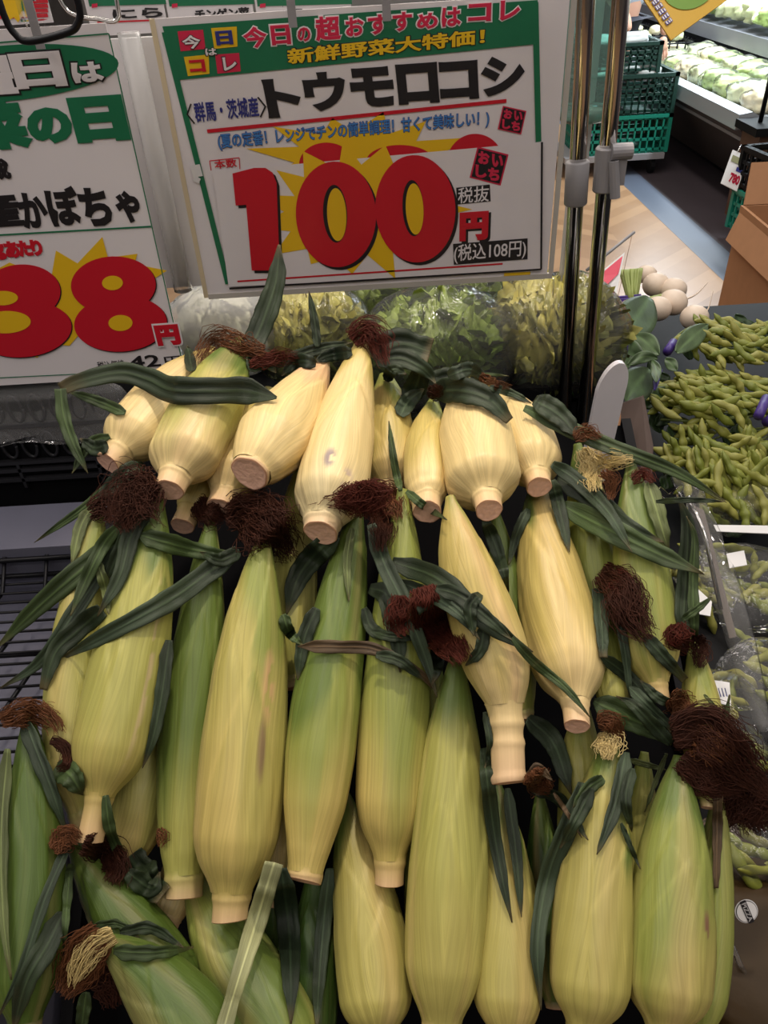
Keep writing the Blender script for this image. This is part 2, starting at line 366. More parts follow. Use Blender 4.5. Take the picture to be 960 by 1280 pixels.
mb = MB(); bd.ell(mb, 408, 205, 34, 27, 2); bd.ell(mb, 500, 201, 42, 20, 2); bd.ell(mb, 594, 205, 36, 38, 2); mb.build('old_price_digits', M['red'], root, label='tops of older red digits')
mb = MB()
for p_, q_ in (((262, 201), (299, 197)), ((299, 197), (300, 212)), ((262, 201), (264, 213))): bd.line(mb, p_, q_, .0009, 1)
bd.text(mb, '本数', (268, 206), (296, 203), 11, 1, .02); mb.build('red_box_mark', M['red'], root)
# the newer card pasted over the lower half
mb = MB(); bd.polyadd(mb, [(266, 214), (677, 177), (676, 338), (286, 358)], 4); mb.build('price_card', M['white'], root)
mb = MB(); bd.line(mb, (287, 360), (676, 336), .0022, 5); bd.line(mb, (677, 177), (676, 336), .0022, 5); mb.build('card_edge', M['black'], root)
mb = MB(); bd.line(mb, (297, 351), (628, 329), .002, 5); mb.build('rule', M['red'], root)
mb = MB(); bd.polyadd(mb, burst(446, 264, 66, 96, 15, 8, 1.35, .86), 5); mb.build('starburst', M['yellow'], root)
one = [(291, 216), (318, 209), (332, 209), (341, 215), (346, 228), (350, 337), (315, 337), (308, 255), (295, 256)]
def digits(off, ly, mat, name):
    mb = MB(); bd.polyadd(mb, [(a + off, b + off) for a, b in one], ly); bd.ell(mb, 420 + off, 267 + off, 50, 66, ly, -.05); bd.ell(mb, 519 + off, 260 + off, 50, 67, ly, -.05); mb.build(name, M[mat], root)
digits(3.5, 6, 'black', 'digit_shadow'); digits(0, 7, 'red', 'price_digits')
mb = MB(); bd.ell(mb, 419, 266, 15, 36, 8, -.05); bd.ell(mb, 516, 259, 13, 35, 8, -.05); mb.build('digit_counter', M['black'], root)
mb = MB(); bd.ell(mb, 421, 267, 12, 33, 9, -.05); bd.ell(mb, 518, 260, 11, 32, 9, -.05); mb.build('digit_counter', M['yellow'], root)
stamp(bd, 611, 207, 20, .25, 5)
bd.poly('tax_panel', [(570, 234), (612, 230), (613, 251), (571, 255)], M['black'], 5); mb = MB(); bd.text(mb, '税抜', (572, 244), (611, 241), 20, 6, .01); mb.build('tax_lettering', M['white'], root)
glyphs(bd, 'yen_lettering', [('円', 577, 266, 613, 303)], 'black', 5, .07); glyphs(bd, 'yen_lettering', [('円', 574, 264, 610, 300)], 'red', 6, .07)
bd.poly('tax_panel', [(566, 304), (659, 297), (659, 323), (567, 330)], M['black'], 6); mb = MB(); bd.text(mb, '(税込108円)', (567, 317), (657, 310), 24, 7, .012); mb.build('tax_lettering', M['white'], root)
mb = MB(); bd.line(mb, (630, 343), (663, 341), .004, 1); mb.build('yellow_stripe', M['yellow'], root)
mb = MB(); bd.line(mb, (240, 214), (252, 212), .012, 5); bd.line(mb, (243, 222), (250, 226), .006, 5); mb.build('tape', M['labelwhite'], root, label='torn white tape on the edge')
# clear sleeve over the whole board
a = bd.p(186, 28); b = bd.p(690, 346); nx = 24
V = [(a[0] + (b[0] + .01 - a[0]) * i / nx, YS - .006 - .002 * math.sin(i * 1.1) - .001 * math.sin(j * .9 + i), b[1] + (a[1] + .004 - b[1]) * j / 12) for j in range(13) for i in range(nx + 1)]
mesh('clear_sleeve', V, grid_faces(13, nx + 1), M['sleeve'], root)

# ---- the 38 yen board
YL = .845
root = thing('price_sign', 'white price sign with red 38 digits and green oval at the left edge', 'sign', (-.38, YL, .99))
bd = Board(YL, root)
a = bd.p(143, 28); b = bd.p(232, 468); mb = MB(); xr = b[0]; mb.box((-.56, YL + .0005, b[1]), (xr, YL + .003, a[1])); mb.build('backing', M['white'], root)
mb = MB(); bd.line(mb, (-60, 58), (136, 42), .0012, 1); bd.line(mb, (136, 42), (230, 462), .0012, 1); bd.line(mb, (-60, 475), (230, 461), .0012, 1); bd.line(mb, (-60, 297), (189, 283), .0018, 1); mb.build('border', M['green'], root)
mb = MB(); bd.ell(mb, 3, 92, 146, 35, 1, -.09); mb.build('green_oval', M['green'], root, label='green oval behind white letters')
g = [('曜', -62, 71, 18, 122), ('日', 16, 65, 80, 110), ('は', 90, 77, 129, 103)]
glyphs(bd, 'oval_lettering', g, 'black', 2, .075, 2.2); glyphs(bd, 'oval_lettering', g, 'white', 3, .05)
glyphs(bd, 'headline_lettering', [('菜', -40, 126, 36, 188), ('の', 34, 134, 90, 180), ('日', 90, 120, 158, 178)], 'green', 1, .075)
glyphs(bd, 'product_lettering', [('産', -36, 240, 26, 287), ('か', 24, 240, 59, 286), ('ぼ', 59, 233, 100, 283), ('ち', 101, 234, 138, 283), ('ゃ', 145, 238, 175, 279), ('載', -16, 198, 12, 225)], 'black', 1, .05)
glyphs(bd, 'unit_lettering', [('g', -8, 305, 7, 325), ('あ', 6, 301, 24, 323), ('た', 22, 300, 40, 321), ('り', 39, 299, 53, 320)], 'red', 1, .07)
mb = MB(); bd.polyadd(mb, [(-20, 345), (12, 328), (30, 335), (62, 360), (70, 313), (97, 329), (128, 296), (135, 322), (172, 317), (168, 330), (209, 338), (190, 350), (180, 375), (140, 415), (110, 405), (87, 432), (60, 430), (47, 447), (20, 440), (-20, 440)], 1); mb.build('starburst', M['yellow'], root)
def three8(off, ly, mat, nm):
    mb = MB(); bd.ell(mb, 142 + off, 356 + off, 53, 36, ly, -.03); bd.ell(mb, 151 + off, 404 + off, 58, 35, ly, -.05); bd.ell(mb, 27 + off, 365 + off, 49, 35, ly, -.05); bd.ell(mb, 29 + off, 411 + off, 61, 35, ly, -.08)
    bd.polyadd(mb, [(108 + off, 368 + off), (175 + off, 366 + off), (190 + off, 388 + off), (112 + off, 392 + off)], ly); bd.polyadd(mb, [(-20, 378 + off), (60 + off, 376 + off), (70 + off, 396 + off), (-20, 396 + off)], ly); mb.build(nm, M[mat], root)
three8(1.2, 2, 'black', 'digit_shadow'); three8(0, 3, 'red', 'price_digits')
for q in ((141, 353, 13, 9), (151, 403, 15, 10), (4, 372, 19, 9), (8, 402, 31, 14)): mb = MB(); bd.ell(mb, *q, 4, -.03); mb.build('digit_counter', M['yellow'], root)
glyphs(bd, 'yen_lettering', [('円', 194, 404, 226, 432)], 'white', 4, .10, 1); glyphs(bd, 'yen_lettering', [('円', 195, 405, 225, 431)], 'red', 5, .075)
mb = MB(); bd.text(mb, '税込価格', (122, 457), (156, 454), 10, 1, .01); bd.text(mb, '42', (161, 453), (200, 450), 15, 1, .02); bd.text(mb, '円', (206, 452), (226, 450), 12, 1, .01); mb.build('tax_lettering', M['black'], root)
# white plastic panel standing between the two boards
mb = MB(); mb.box((-.30, .905, 1.112), (-.185, .915, 1.368))
tag(mb.build('backing_panel', pbr('milky_panel', (.66, .64, .64), .3)), 'plain milky white plastic panel showing between the two price signs', 'panel')
mb = MB(); mb.tube([(-.222, .895, 1.112), (-.222, .895, 1.374)], .011, 16); tag(mb.build('rolled_film', film('rolled_film', .30, bump=.5, bscale=12), smooth=True), 'rolled clear film standing upright beside the white price sign with red 100 digits', 'film roll')
# small cards on the rail behind
def smallcard(px0, px1, txt, label, yy=1.02):
    r = thing('shelf_card', label, 'price card', aty((px0 + px1) / 2, 30, yy), 'small green headed cards behind the signs'); c = Board(yy, r)
    a = c.p(px0, 30); b = c.p(px1, 26); mb = MB(); mb.box((a[0], yy + .0005, a[1] - .012), (b[0], yy + .002, a[1] + .075)); mb.build('backing', M['white'], r)
    a1 = [c.p(px0, 8), c.p(px1, 5)]; mb = MB(); c.polyadd(mb, [a1[0], a1[1], (a1[1][0], a1[1][1] + .05), (a1[0][0], a1[0][1] + .05)], 1, True); mb.build('header_panel', M['green'], r)
    w = px1 - px0; mb = MB(); c.text(mb, txt, (px0 + w * .30, 18), (px0 + w * .95, 15), 13, 2, .045); mb.build('lettering', M['black'], r)
    mb = MB(); c.line(mb, (px0 + w * .1, 28), (px0 + w * .9, 25), .0015, 1); mb.build('rule', M['red'], r)
    mb = MB(); c.polyadd(mb, [(px0 + 3, 5), (px0 + 10, 4), (px0 + 10, 9), (px0 + 3, 10)], 2); mb.build('header_tile', M['pinkred'], r)
smallcard(112, 208, 'にら', 'small green headed card with black hiragana peeking over the milky panel')
smallcard(212, 318, 'チンゲン菜', 'small green headed card with five black characters above the red 100 sign')
smallcard(322, 440, 'に', 'small green headed card mostly hidden behind the top of the red 100 sign')
mb = MB(); c_ = aty(20, 10, .97)
r = thing('shelf_card', 'red and yellow card behind the black wire loop at the upper left corner', 'price card', (c_[0], .97, c_[2]), 'small cards behind the signs')
b_ = Board(.97, r); mb = MB(); p0 = b_.p(-30, 34); p1 = b_.p(66, 26); mb.box((p0[0], .9705, p0[1]), (p1[0], .972, p0[1] + .1)); mb.build('backing', M['white'], r)
mb = MB()
for k in range(4): b_.line(mb, (-20, 4 + 6 * k), (60, 1 + 6 * k), .0035, 1)
mb.build('red_stripe', M['red'], r); mb = MB(); b_.polyadd(mb, burst(20, 8, 14, 22, 9, 4), 2); mb.build('starburst', M['yellow'], r)
# clips and loop that hold the boards
def clip(u, v, Y, label, n):
    c = aty(u, v, Y); r = thing('sign_clip', label, 'clip', (c[0], c[1] - .006, c[2]))
    mb = MB(); x, y, z = c; mb.box((x - .008, y - .012, z - .022), (x + .008, y - .007, z + .012)); mb.box((x - .010, y - .016, z + .006), (x + .010, y + .004, z + .024)); mb.build('jaw', M['sleeve'], r)
    mb = MB(); mb.box((x - .004, y - .0135, z - .016), (x + .004, y - .012, z + .022)); mb.build('tongue', M['greyplastic'], r)
    mb = MB(); mb.tube([(x, y + .0, z + .02), (x, y + .004, z + .09)], .003, 8); mb.build('hanger', M['chrome'], r)
clip(50, 34, YL, 'clear plastic clip gripping the top of the 38 yen sign', 0); clip(365, 8, YS, 'clear clip on the green header above the second pink character', 1); clip(482, 0, YS, 'clear clip on the green header beside the middle of the headline', 2)
mb = MB(); c = aty(50, 12, .80); pts = [(c[0] + .034 * a, .80, c[2] + .03 * b) for a, b in ((-1.0, 1.9), (-.95, 0), (-.8, -.55), (-.5, -.75), (.5, -.6), (.85, -.4), (1.0, .1), (.9, 1.9))]
mb.tube(spline(pts, 40), .0032, 8); tag(mb.build('wire_loop', M['blackwire'], smooth=True), 'black bent wire loop hanging at the upper left over the clip', 'wire loop')
mb = MB(); c = aty(40, 10, .93); pts = [(c[0] - .06, .93, c[2] + .0), (c[0] - .03, .93, c[2] + .02), (c[0] + .02, .93, c[2] + .018), (c[0] + .035, .93, c[2] - .005), (c[0] + .06, .93, c[2] - .012), (c[0] + .085, .93, c[2] - .010), (c[0] + .088, .93, c[2] + .05)]
mb.tube(spline(pts, 40), .0022, 8); tag(mb.build('wire_hook', M['chrome'], smooth=True), 'thin chrome wire hook behind the black loop', 'hook')
# ------------------------------------------------------------------ sweetcorn
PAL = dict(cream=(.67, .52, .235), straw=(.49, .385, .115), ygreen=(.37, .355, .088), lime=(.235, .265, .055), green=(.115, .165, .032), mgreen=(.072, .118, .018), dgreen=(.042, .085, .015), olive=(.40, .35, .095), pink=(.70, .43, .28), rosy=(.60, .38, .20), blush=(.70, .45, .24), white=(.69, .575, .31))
def C3(*n): return [np.array(PAL[x]) for x in n]
GE = 'sweetcorn ears in the pile'
# id: label, spine px tip->butt, depth tip/butt, radius px, kind, stem px, stem start, colours tip/mid/butt
EARS = [
 ('A8', 'cream ear right of centre with the longest thick ringed stalk', [(563, 620), (582, 710), (618, 820), (632, 885), (637, 978)], (.655, .585), 43, 'long', 21, .73, ('lime', 'straw', 'cream'), 1),
 ('T6', 'tallest pale ear in the top row with a grey scuff near its base', [(453, 432), (430, 530), (401, 666)], (.78, .665), 45, 'cone', 22, 0.93, ('straw', 'cream', 'white'), 2),
 ('T5', 'pinkish cream ear with wide flat cut end in the top row', [(405, 452), (360, 525), (312, 592)], (.79, .675), 45, 'conef', 25, .97, ('blush', 'cream', 'cream'), 3),
 ('T9', 'plump cream ear with short stub and small curly mark in the top row', [(580, 478), (596, 560), (611, 638)], (.79, .665), 45, 'top', 17, 0.90, ('ygreen', 'cream', 'cream'), 4),
 ('T10', 'last cream ear at the right end of the top row', [(602, 486), (652, 545), (674, 609)], (.80, .675), 37, 'top', 16, 0.90, ('straw', 'cream', 'cream'), 5),
 ('T2', 'green shouldered ear under the big folded leaf at the top left', [(302, 428), (252, 520), (211, 613)], (.79, .675), 43, 'top', 19, 0.90, ('green', 'ygreen', 'cream'), 6),
 ('T8', 'slim ear with pinkish stub, directly left of the plump marked ear in the top row', [(542, 500), (532, 565), (534, 640)], (.80, .69), 27, 'top', 18, 0.88, ('lime', 'straw', 'cream'), 7),
 ('T1', 'leftmost ear of the top row, tip under the 38 yen sign corner', [(268, 440), (205, 505), (135, 579)], (.81, .70), 39, 'top', 17, 0.89, ('straw', 'cream', 'cream'), 8),
 ('T7', 'pale narrow ear tucked right behind the tallest ear of the top row', [(482, 470), (486, 540), (488, 622)], (.80, .70), 32, 'top', 16, .9, ('lime', 'straw', 'cream'), 9),
 ('T3', 'yellow ear with pink stub peeking out under the pinkish flat cut ear', [(338, 488), (306, 560), (275, 634)], (.80, .69), 34, 'top', 17, .88, ('ygreen', 'straw', 'cream'), 10),
 ('T4', 'short visible ear with browned cut end below the top left ears', [(312, 520), (262, 595), (228, 658)], (.80, .70), 27, 'top', 15, .86, ('ygreen', 'straw', 'straw'), 11),
 ('A4', 'big straw coloured ear with brown streak and thick silk, left of centre', [(330, 665), (319, 760), (307, 900), (298, 1020), (286, 1150)], (.69, .60), 53, 'long', 22, .925, ('lime', 'olive', 'straw'), 12),
 ('A2', 'yellow green ear with long pale stub crossed by a thin leaf, at the left', [(199, 622), (180, 740), (154, 870), (132, 960), (112, 1052)], (.69, .60), 46, 'long', 16, .86, ('green', 'ygreen', 'straw'), 13),
 ('A5', 'ear with green V shaped sheath edges and square cut base, in the middle', [(448, 632), (430, 730), (408, 880), (396, 990), (380, 1101)], (.69, .60), 44, 'taper', 22, .965, ('green', 'lime', 'straw'), 14),
 ('A7', 'long pale green ear without visible stub below red silk, lower centre', [(571, 815), (566, 900), (561, 1050), (556, 1180), (552, 1290)], (.655, .575), 48, 'long', 22, .965, ('green', 'ygreen', 'olive'), 15),
 ('A9', 'smooth golden ear right of the long stalked ear, green at its tip', [(668, 600), (682, 690), (704, 800), (715, 850), (721, 908)], (.70, .61), 47, 'long', 16, .90, ('green', 'straw', 'cream'), 16),
 ('A6', 'striped yellow green ear under crossing dark leaves, right of the V sheathed ear', [(503, 612), (503, 720), (497, 860), (489, 990), (486, 1104)], (.705, .61), 44, 'long', 18, .93, ('lime', 'lime', 'straw'), 17),
 ('A3', 'deep green ear between the two big left ears, blunt yellow stub', [(264, 646), (253, 760), (239, 900), (232, 1000), (229, 1121)], (.71, .62), 37, 'taper', 23, .93, ('green', 'green', 'ygreen'), 18),
 ('A11', 'yellow ear with frayed brown stub at the right, under the striped dark leaves', [(788, 573), (796, 650), (806, 750), (814, 820), (825, 876)], (.71, .63), 34, 'long', 13, .92, ('green', 'lime', 'straw'), 19),
 ('A1', 'pale green ear at the left edge of the pile, half behind its neighbour', [(125, 632), (108, 740), (98, 870), (98, 960), (104, 1040)], (.715, .63), 38, 'long', 15, .93, ('lime', 'ygreen', 'ygreen'), 20),
 ('A13', 'thin green ear with drooping dark silk tassel on the right', [(752, 726), (757, 780), (764, 840), (772, 900)], (.69, .635), 20, 'long', 10, .95, ('green', 'lime', 'ygreen'), 21),
 ('A10', 'ear with loose blond silk on top, behind the smooth golden ear', [(722, 555), (736, 640), (748, 740), (757, 830)], (.735, .66), 34, 'long', 12, .95, ('green', 'lime', 'straw'), 22),
 ('A14', 'small upright ear at the right edge beside the clear sleeve', [(868, 797), (876, 860), (882, 930), (886, 1010)], (.68, .62), 25, 'long', 10, .95, ('lime', 'ygreen', 'ygreen'), 23),
 ('B1', 'tall smooth ear under the large brown silk at lower right, small brown scar', [(850, 945), (843, 1040), (835, 1160), (830, 1300)], (.63, .555), 51, 'long', 20, .96, ('green', 'lime', 'olive'), 24),
 ('B2', 'broad golden ear with loose leaves at its tip, lower right', [(766, 915), (752, 1010), (740, 1120), (730, 1300)], (.64, .56), 50, 'long', 20, .96, ('green', 'olive', 'olive'), 25),
 ('B6', 'ear draped with two narrow dark leaves, below the long stalked ear', [(620, 975), (629, 1070), (635, 1170), (636, 1310)], (.65, .565), 41, 'long', 18, .96, ('green', 'olive', 'straw'), 26),
 ('B7', 'yellow ear at bottom centre, starting behind two cut stubs', [(431, 990), (450, 1100), (464, 1190), (474, 1310)], (.66, .575), 45, 'long', 18, .96, ('green', 'olive', 'olive'), 27),
 ('B8', 'tapering green ear at the far lower right beside the gold bag', [(898, 985), (894, 1070), (888, 1170), (874, 1300)], (.65, .57), 26, 'long', 12, .96, ('green', 'lime', 'lime'), 28),
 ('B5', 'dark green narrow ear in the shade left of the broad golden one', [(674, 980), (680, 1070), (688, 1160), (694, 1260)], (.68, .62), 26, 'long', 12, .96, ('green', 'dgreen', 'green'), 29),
 ('B4', 'yellow green ear tip directly under the stub of the smooth golden ear', [(726, 860), (728, 940), (728, 1010), (726, 1100)], (.69, .63), 29, 'long', 12, .96, ('lime', 'ygreen', 'ygreen'), 30),
 ('B9', 'yellow green ear hidden between the two big lower right ears', [(806, 940), (800, 1020), (795, 1110), (790, 1220)], (.69, .63), 27, 'long', 12, .96, ('lime', 'ygreen', 'ygreen'), 31),
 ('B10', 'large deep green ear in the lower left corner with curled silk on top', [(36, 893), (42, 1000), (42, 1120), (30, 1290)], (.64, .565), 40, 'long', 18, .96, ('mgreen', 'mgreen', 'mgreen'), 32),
 ('B12', 'slanting ear at the bottom left with blond and red silk at its tip', [(128, 1172), (185, 1220), (240, 1285), (290, 1370)], (.585, .525), 50, 'long', 18, .96, ('green', 'mgreen', 'green'), 33),
 ('B11', 'slanting green ear with dark silk below the long pale stub', [(88, 1055), (130, 1115), (188, 1190), (250, 1270)], (.63, .565), 36, 'long', 15, .96, ('green', 'mgreen', 'mgreen'), 34),
 ('B13', 'slanting light green ear at the bottom under the big brown streaked ear', [(236, 1090), (285, 1180), (338, 1270), (380, 1350)], (.64, .56), 50, 'long', 18, .96, ('lime', 'green', 'lime'), 35),
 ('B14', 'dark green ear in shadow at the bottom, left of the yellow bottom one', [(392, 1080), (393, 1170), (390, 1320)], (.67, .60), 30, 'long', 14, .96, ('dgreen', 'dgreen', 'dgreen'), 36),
 ('B15', 'yellow ear tapering down behind the long pale stub at the left', [(192, 860), (182, 960), (168, 1040), (148, 1092)], (.70, .65), 34, 'taper', 13, .96, ('ygreen', 'ygreen', 'straw'), 37),
 ('B16', 'short pale stub low between two green ears at the left', [(262, 1010), (238, 1075), (205, 1160)], (.70, .64), 24, 'taper', 16, .9, ('ygreen', 'straw', 'cream'), 38),
 ('B17', 'cream stub behind the big brown streaked ear, next to the pale strip leaf', [(350, 930), (348, 1040), (340, 1134)], (.70, .65), 22, 'taper', 14, .9, ('ygreen', 'straw', 'cream'), 39),
 ('B18', 'ear in deep shade behind the thick dark silk left of centre', [(385, 560), (372, 640), (366, 760), (368, 860)], (.78, .70), 27, 'long', 14, .95, ('ygreen', 'ygreen', 'ygreen'), 40),
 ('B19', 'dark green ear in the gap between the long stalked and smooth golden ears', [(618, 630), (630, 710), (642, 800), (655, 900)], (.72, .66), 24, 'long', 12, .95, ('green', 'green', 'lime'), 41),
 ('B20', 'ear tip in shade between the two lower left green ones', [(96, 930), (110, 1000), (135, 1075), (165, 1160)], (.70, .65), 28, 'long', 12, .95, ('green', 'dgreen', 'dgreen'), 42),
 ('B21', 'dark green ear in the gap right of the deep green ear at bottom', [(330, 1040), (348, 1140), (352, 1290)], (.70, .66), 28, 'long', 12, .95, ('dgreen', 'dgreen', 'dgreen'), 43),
 ('B22', 'ear in shade between the striped ear and the pale lower centre ear', [(540, 760), (536, 900), (534, 1060), (530, 1240)], (.71, .65), 28, 'long', 12, .95, ('green', 'lime', 'lime'), 44),
]
PROF = {
 'long': [(0, .13), (.03, .2), (.10, .40), (.22, .66), (.36, .86), (.55, .985), (.68, 1.0)],
 'taper': [(0, .13), (.03, .2), (.10, .42), (.22, .68), (.36, .88), (.52, 1.0), (.64, .99)],
 'top': [(0, .22), (.05, .34), (.14, .56), (.28, .82), (.44, .98), (.58, 1.0)],
 'cone': [(0, .20), (.05, .28), (.13, .42), (.30, .66), (.50, .86), (.72, 1.0)],
 'conef': [(0, .16), (.05, .28), (.14, .46), (.30, .70), (.50, .92), (.68, 1.0)],
 'flat': [(0, .16), (.05, .28), (.14, .52), (.28, .80), (.46, 1.0), (.62, 1.0)],
}
def profile(R, kind, rs, sb, s):
    p = [(a * (sb / .93), b * R) for a, b in PROF[kind]]
    if kind in ('long', 'top', 'cone'): g = 1.0 if kind == 'long' else .80; p += [(sb - .135 * g, .965 * R if kind == 'long' else .98 * R), (sb - .075 * g, .5 * (.84 * R + max(.78 * R, rs * 1.3))), (sb - .03 * g, max(rs * 1.36, .54 * R)), (sb, rs * 1.14), (sb + .03, rs * 1.02), (1.0, rs)]
    elif kind == 'taper': p += [(.80, .86 * R), (.90, max(.62 * R, rs * 1.12)), (sb, rs * 1.03), (1.0, rs)]
    else: p += [(.80, .90 * R), (.92, .70 * R), (sb, rs * 1.03), (1.0, rs)]
    x = np.array([a for a, b in p]); y = np.array([b for a, b in p])
    ds = np.linspace(0, 1, 600); q = np.interp(ds, x, y); k = np.exp(-.5 * (np.arange(-24, 25) / 8.) ** 2); k /= k.sum()
    q = np.convolve(np.pad(q, 24, 'edge'), k, 'valid'); return np.interp(s, ds, q)

# settle the pile: later (lower) ears are pushed back until they no longer cut into those already lying above
def ear_axis(e, d0, d1, n=26):
    px = smooth_spline(e[2], n); s = np.linspace(0, 1, n)
    t = d0 + (d1 - d0) * s
    return np.array([at(u, v, tt) for (u, v), tt in zip(px, t)]), profile(e[4], e[5], e[6], e[7], s) * t / FPX
placed = []; DEPTH = {}
for e in EARS:
    d0, d1 = e[3]
    for it in range(60):
        P, r = ear_axis(e, d0, d1); worst = 0; ws = 0
        for (Q, q) in placed:
            D = np.linalg.norm(P[:, None] - Q[None], axis=2); pen = (r[:, None] + q[None]) * .93 - D
            front = (Q[None] - CAM) @ _F  # only if the other is nearer or equal
            i, j = np.unravel_index(np.argmax(pen), pen.shape)
            if pen[i, j] > worst: worst, ws = pen[i, j], i / (len(P) - 1)
        if worst < .0012: break
        st = min(.006, worst * .8 + .0006)
        d0 += st * (1 - ws) * 1.3; d1 += st * ws * 1.3
    DEPTH[e[0]] = (d0, d1); placed.append(ear_axis(e, d0, d1))
    print('ear', e[0], 'tip %.3f butt %.3f' % (d0, d1), 'from', e[3])

EAR = {}; BV = []; BF = []; bn = 0
NS, NA = 84, 92
for e in EARS:
    eid, label, px, _, R, kind, rs, sb, cols, seed = e
    d0, d1 = DEPTH[eid]; rg = np.random.RandomState(seed)
    s = np.linspace(0, 1, NS); ppx = smooth_spline(px, NS); t = d0 + (d1 - d0) * s
    P = np.array([at(u, v, tt) for (u, v), tt in zip(ppx, t)])
    rad = profile(R, kind, rs, sb, s) * t / FPX
    P, T, N, B = frames(P)
    tocam = CAM - P.mean(0); tocam /= np.linalg.norm(tocam)
    th = np.linspace(0, 2 * math.pi, NA, endpoint=False)
    # angle 0 faces the viewer's side of the pile
    a0 = math.atan2(np.dot(tocam, B[NS // 2]), np.dot(tocam, N[NS // 2]))
    S, TH = np.meshgrid(s, th, indexing='ij')
    off = np.zeros_like(S); shade = np.zeros_like(S); hue = np.zeros_like(S)
    for k in range(4):                      # overlapping husk sheets, each a pointed blade wrapped round the ear
        ck = rg.uniform(-2.6, 2.6) if k else rg.choice([-1, 1]) * rg.uniform(.35, .8)
        tipk = rg.uniform(.0, .38) if k else rg.uniform(.05, .25)
        wk = rg.uniform(.7, 1.25) * np.clip((S - tipk) / .30, 0, 1) ** .8
        d = np.abs((TH - ck + math.pi) % (2 * math.pi) - math.pi)
        edge = np.clip((wk - d) / .10, 0, 1); edge = edge * edge * (3 - 2 * edge) * (S > tipk)
        off += edge * .00085; hue += edge * rg.uniform(-.16, .16)
        shade += np.exp(-((wk - d) / .055) ** 2) * (S > tipk + .02) * (S < sb - .04) * .8
    rr = rad[:, None] * (1 + .022 * np.sin(2 * TH + rg.uniform(0, 6)) + .016 * np.sin(3 * TH + 5 * S + rg.uniform(0, 6)) + .006 * np.sin(17 * TH + 3 * np.sin(5 * S + seed)))
    pt = np.stack([np.cos(TH), np.sin(TH), S * 3], -1).reshape(-1, 3)
    rr = rr + off * np.clip((sb - S) / .05, 0, 1) + .0012 * vnoise(pt, 1.7, seed).reshape(S.shape) * np.clip((sb - S) / .1, 0, 1)
    # pleats where the husk gathers into the stalk
    rr = rr * (1 - .035 * np.exp(-((S - (sb - .05)) / .035) ** 2) * np.maximum(0, np.sin(5 * TH + seed)) * (kind not in ('flat', 'conef')))
    ang = TH + a0
    V = P[:, None] + rr[..., None] * (np.cos(ang)[..., None] * N[:, None] + np.sin(ang)[..., None] * B[:, None])
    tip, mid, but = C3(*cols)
    n1 = vnoise(np.stack([np.cos(TH), np.sin(TH), S * 1.6], -1).reshape(-1, 3), 1.5, seed + 50).reshape(S.shape)
    n2 = vnoise(np.stack([np.cos(TH), np.sin(TH), S * .12], -1).reshape(-1, 3), 5.5, seed + 80).reshape(S.shape)
    sj = np.clip(S + hue * .55 + n1 * .12 + n2 * .09, 0, 1)
    bd_ = {'A5': .50, 'A6': .34, 'A3': .80, 'A4': .20, 'A9': .12, 'A8': .06, 'A7': .24, 'B1': .22, 'B2': .20, 'T2': .30}.get(eid, .20)
    nb = vnoise(np.stack([np.cos(TH), np.sin(TH), S * .7], -1).reshape(-1, 3), 2.6, seed + 31).reshape(S.shape)
    sg = .5 * (np.sin(TH * 2 + seed) * .06) + nb * .10 + hue * .6 + n2 * .03
    w1 = np.clip((S + sg - bd_) / .13 + .5, 0, 1)[..., None]; w2 = np.clip((sj - .55) / .36, 0, 1)[..., None]
    w1 = w1 * w1 * (3 - 2 * w1); w2 = w2 * w2 * (3 - 2 * w2)
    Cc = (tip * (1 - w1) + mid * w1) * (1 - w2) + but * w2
    pk = np.clip(vnoise(np.stack([np.cos(TH) * 3, np.sin(TH) * 3, S * .8], -1).reshape(-1, 3), 1.6, seed + 9).reshape(S.shape) - .25, 0, 1)[..., None] * (.65 if eid in ('T5', 'A7', 'A8') else .28)
    Cc = Cc * (1 - pk) + np.array(PAL['rosy']) * pk
    ed = np.clip(shade, 0, 1)[..., None] * .38; Cc = Cc * (1 - ed) + (Cc * 1.25 + np.array((.07, .05, .025))) * ed
    # old scuffs and scars
    for (me_, sc, ac, ls, la, cc) in (('T6', .72, .18, .055, .16, (.16, .11, .15)), ('T6', .80, -.35, .05, .15, (.45, .33, .27)), ('A4', .56, -.42, .09, .11, (.20, .12, .07)), ('A4', .40, -.55, .1, .2, (.55, .34, .16)), ('B1', .57, -.85, .06, .10, (.20, .08, .06)), ('A2', .5, -.5, .3, .07, (.52, .40, .21))):
        if me_ == eid:
            dd = ((S - sc) / ls) ** 2 + (((TH - ac + math.pi) % (2 * math.pi) - math.pi) / la) ** 2
            m_ = np.clip(1.25 - dd, 0, 1) * (vnoise(np.stack([TH * 14, S * 60], -1).reshape(-1, 2), 1.0, 77).reshape(S.shape) > -.25) * .85
            Cc = Cc * (1 - m_[..., None]) + np.array(cc) * m_[..., None]
    k = int(np.searchsorted(s, min(sb + .012, 1.0)))
    root = thing('corn_ear', label, 'corn', tuple(P[-1]), GE); EAR[eid] = dict(root=root, P=P, N=N, B=B, a0=a0, rad=rad, t=t)
    uvw = np.stack([TH / (2 * math.pi), S], -1).reshape(-1, 2)
    # seam-free wrap: mirror U so both ends meet
    uvw[:, 0] = np.abs(uvw[:, 0] * 2 - 1) * .5 + .02 * np.sin(uvw[:, 1] * 9 + seed) + seed * .37
    Vh = V[:k].reshape(-1, 3); Fh = grid_faces(k, NA, True) + [tuple(range(NA - 1, -1, -1))]
    mesh('husk', Vh, Fh, M['husk'], root, uv=uvw[:k * NA], col=Cc[:k].reshape(-1, 3))
    BV.append(V.reshape(-1, 3)); BF += [tuple(i + bn for i in f) for f in grid_faces(NS, NA, True)]; bn += NS * NA
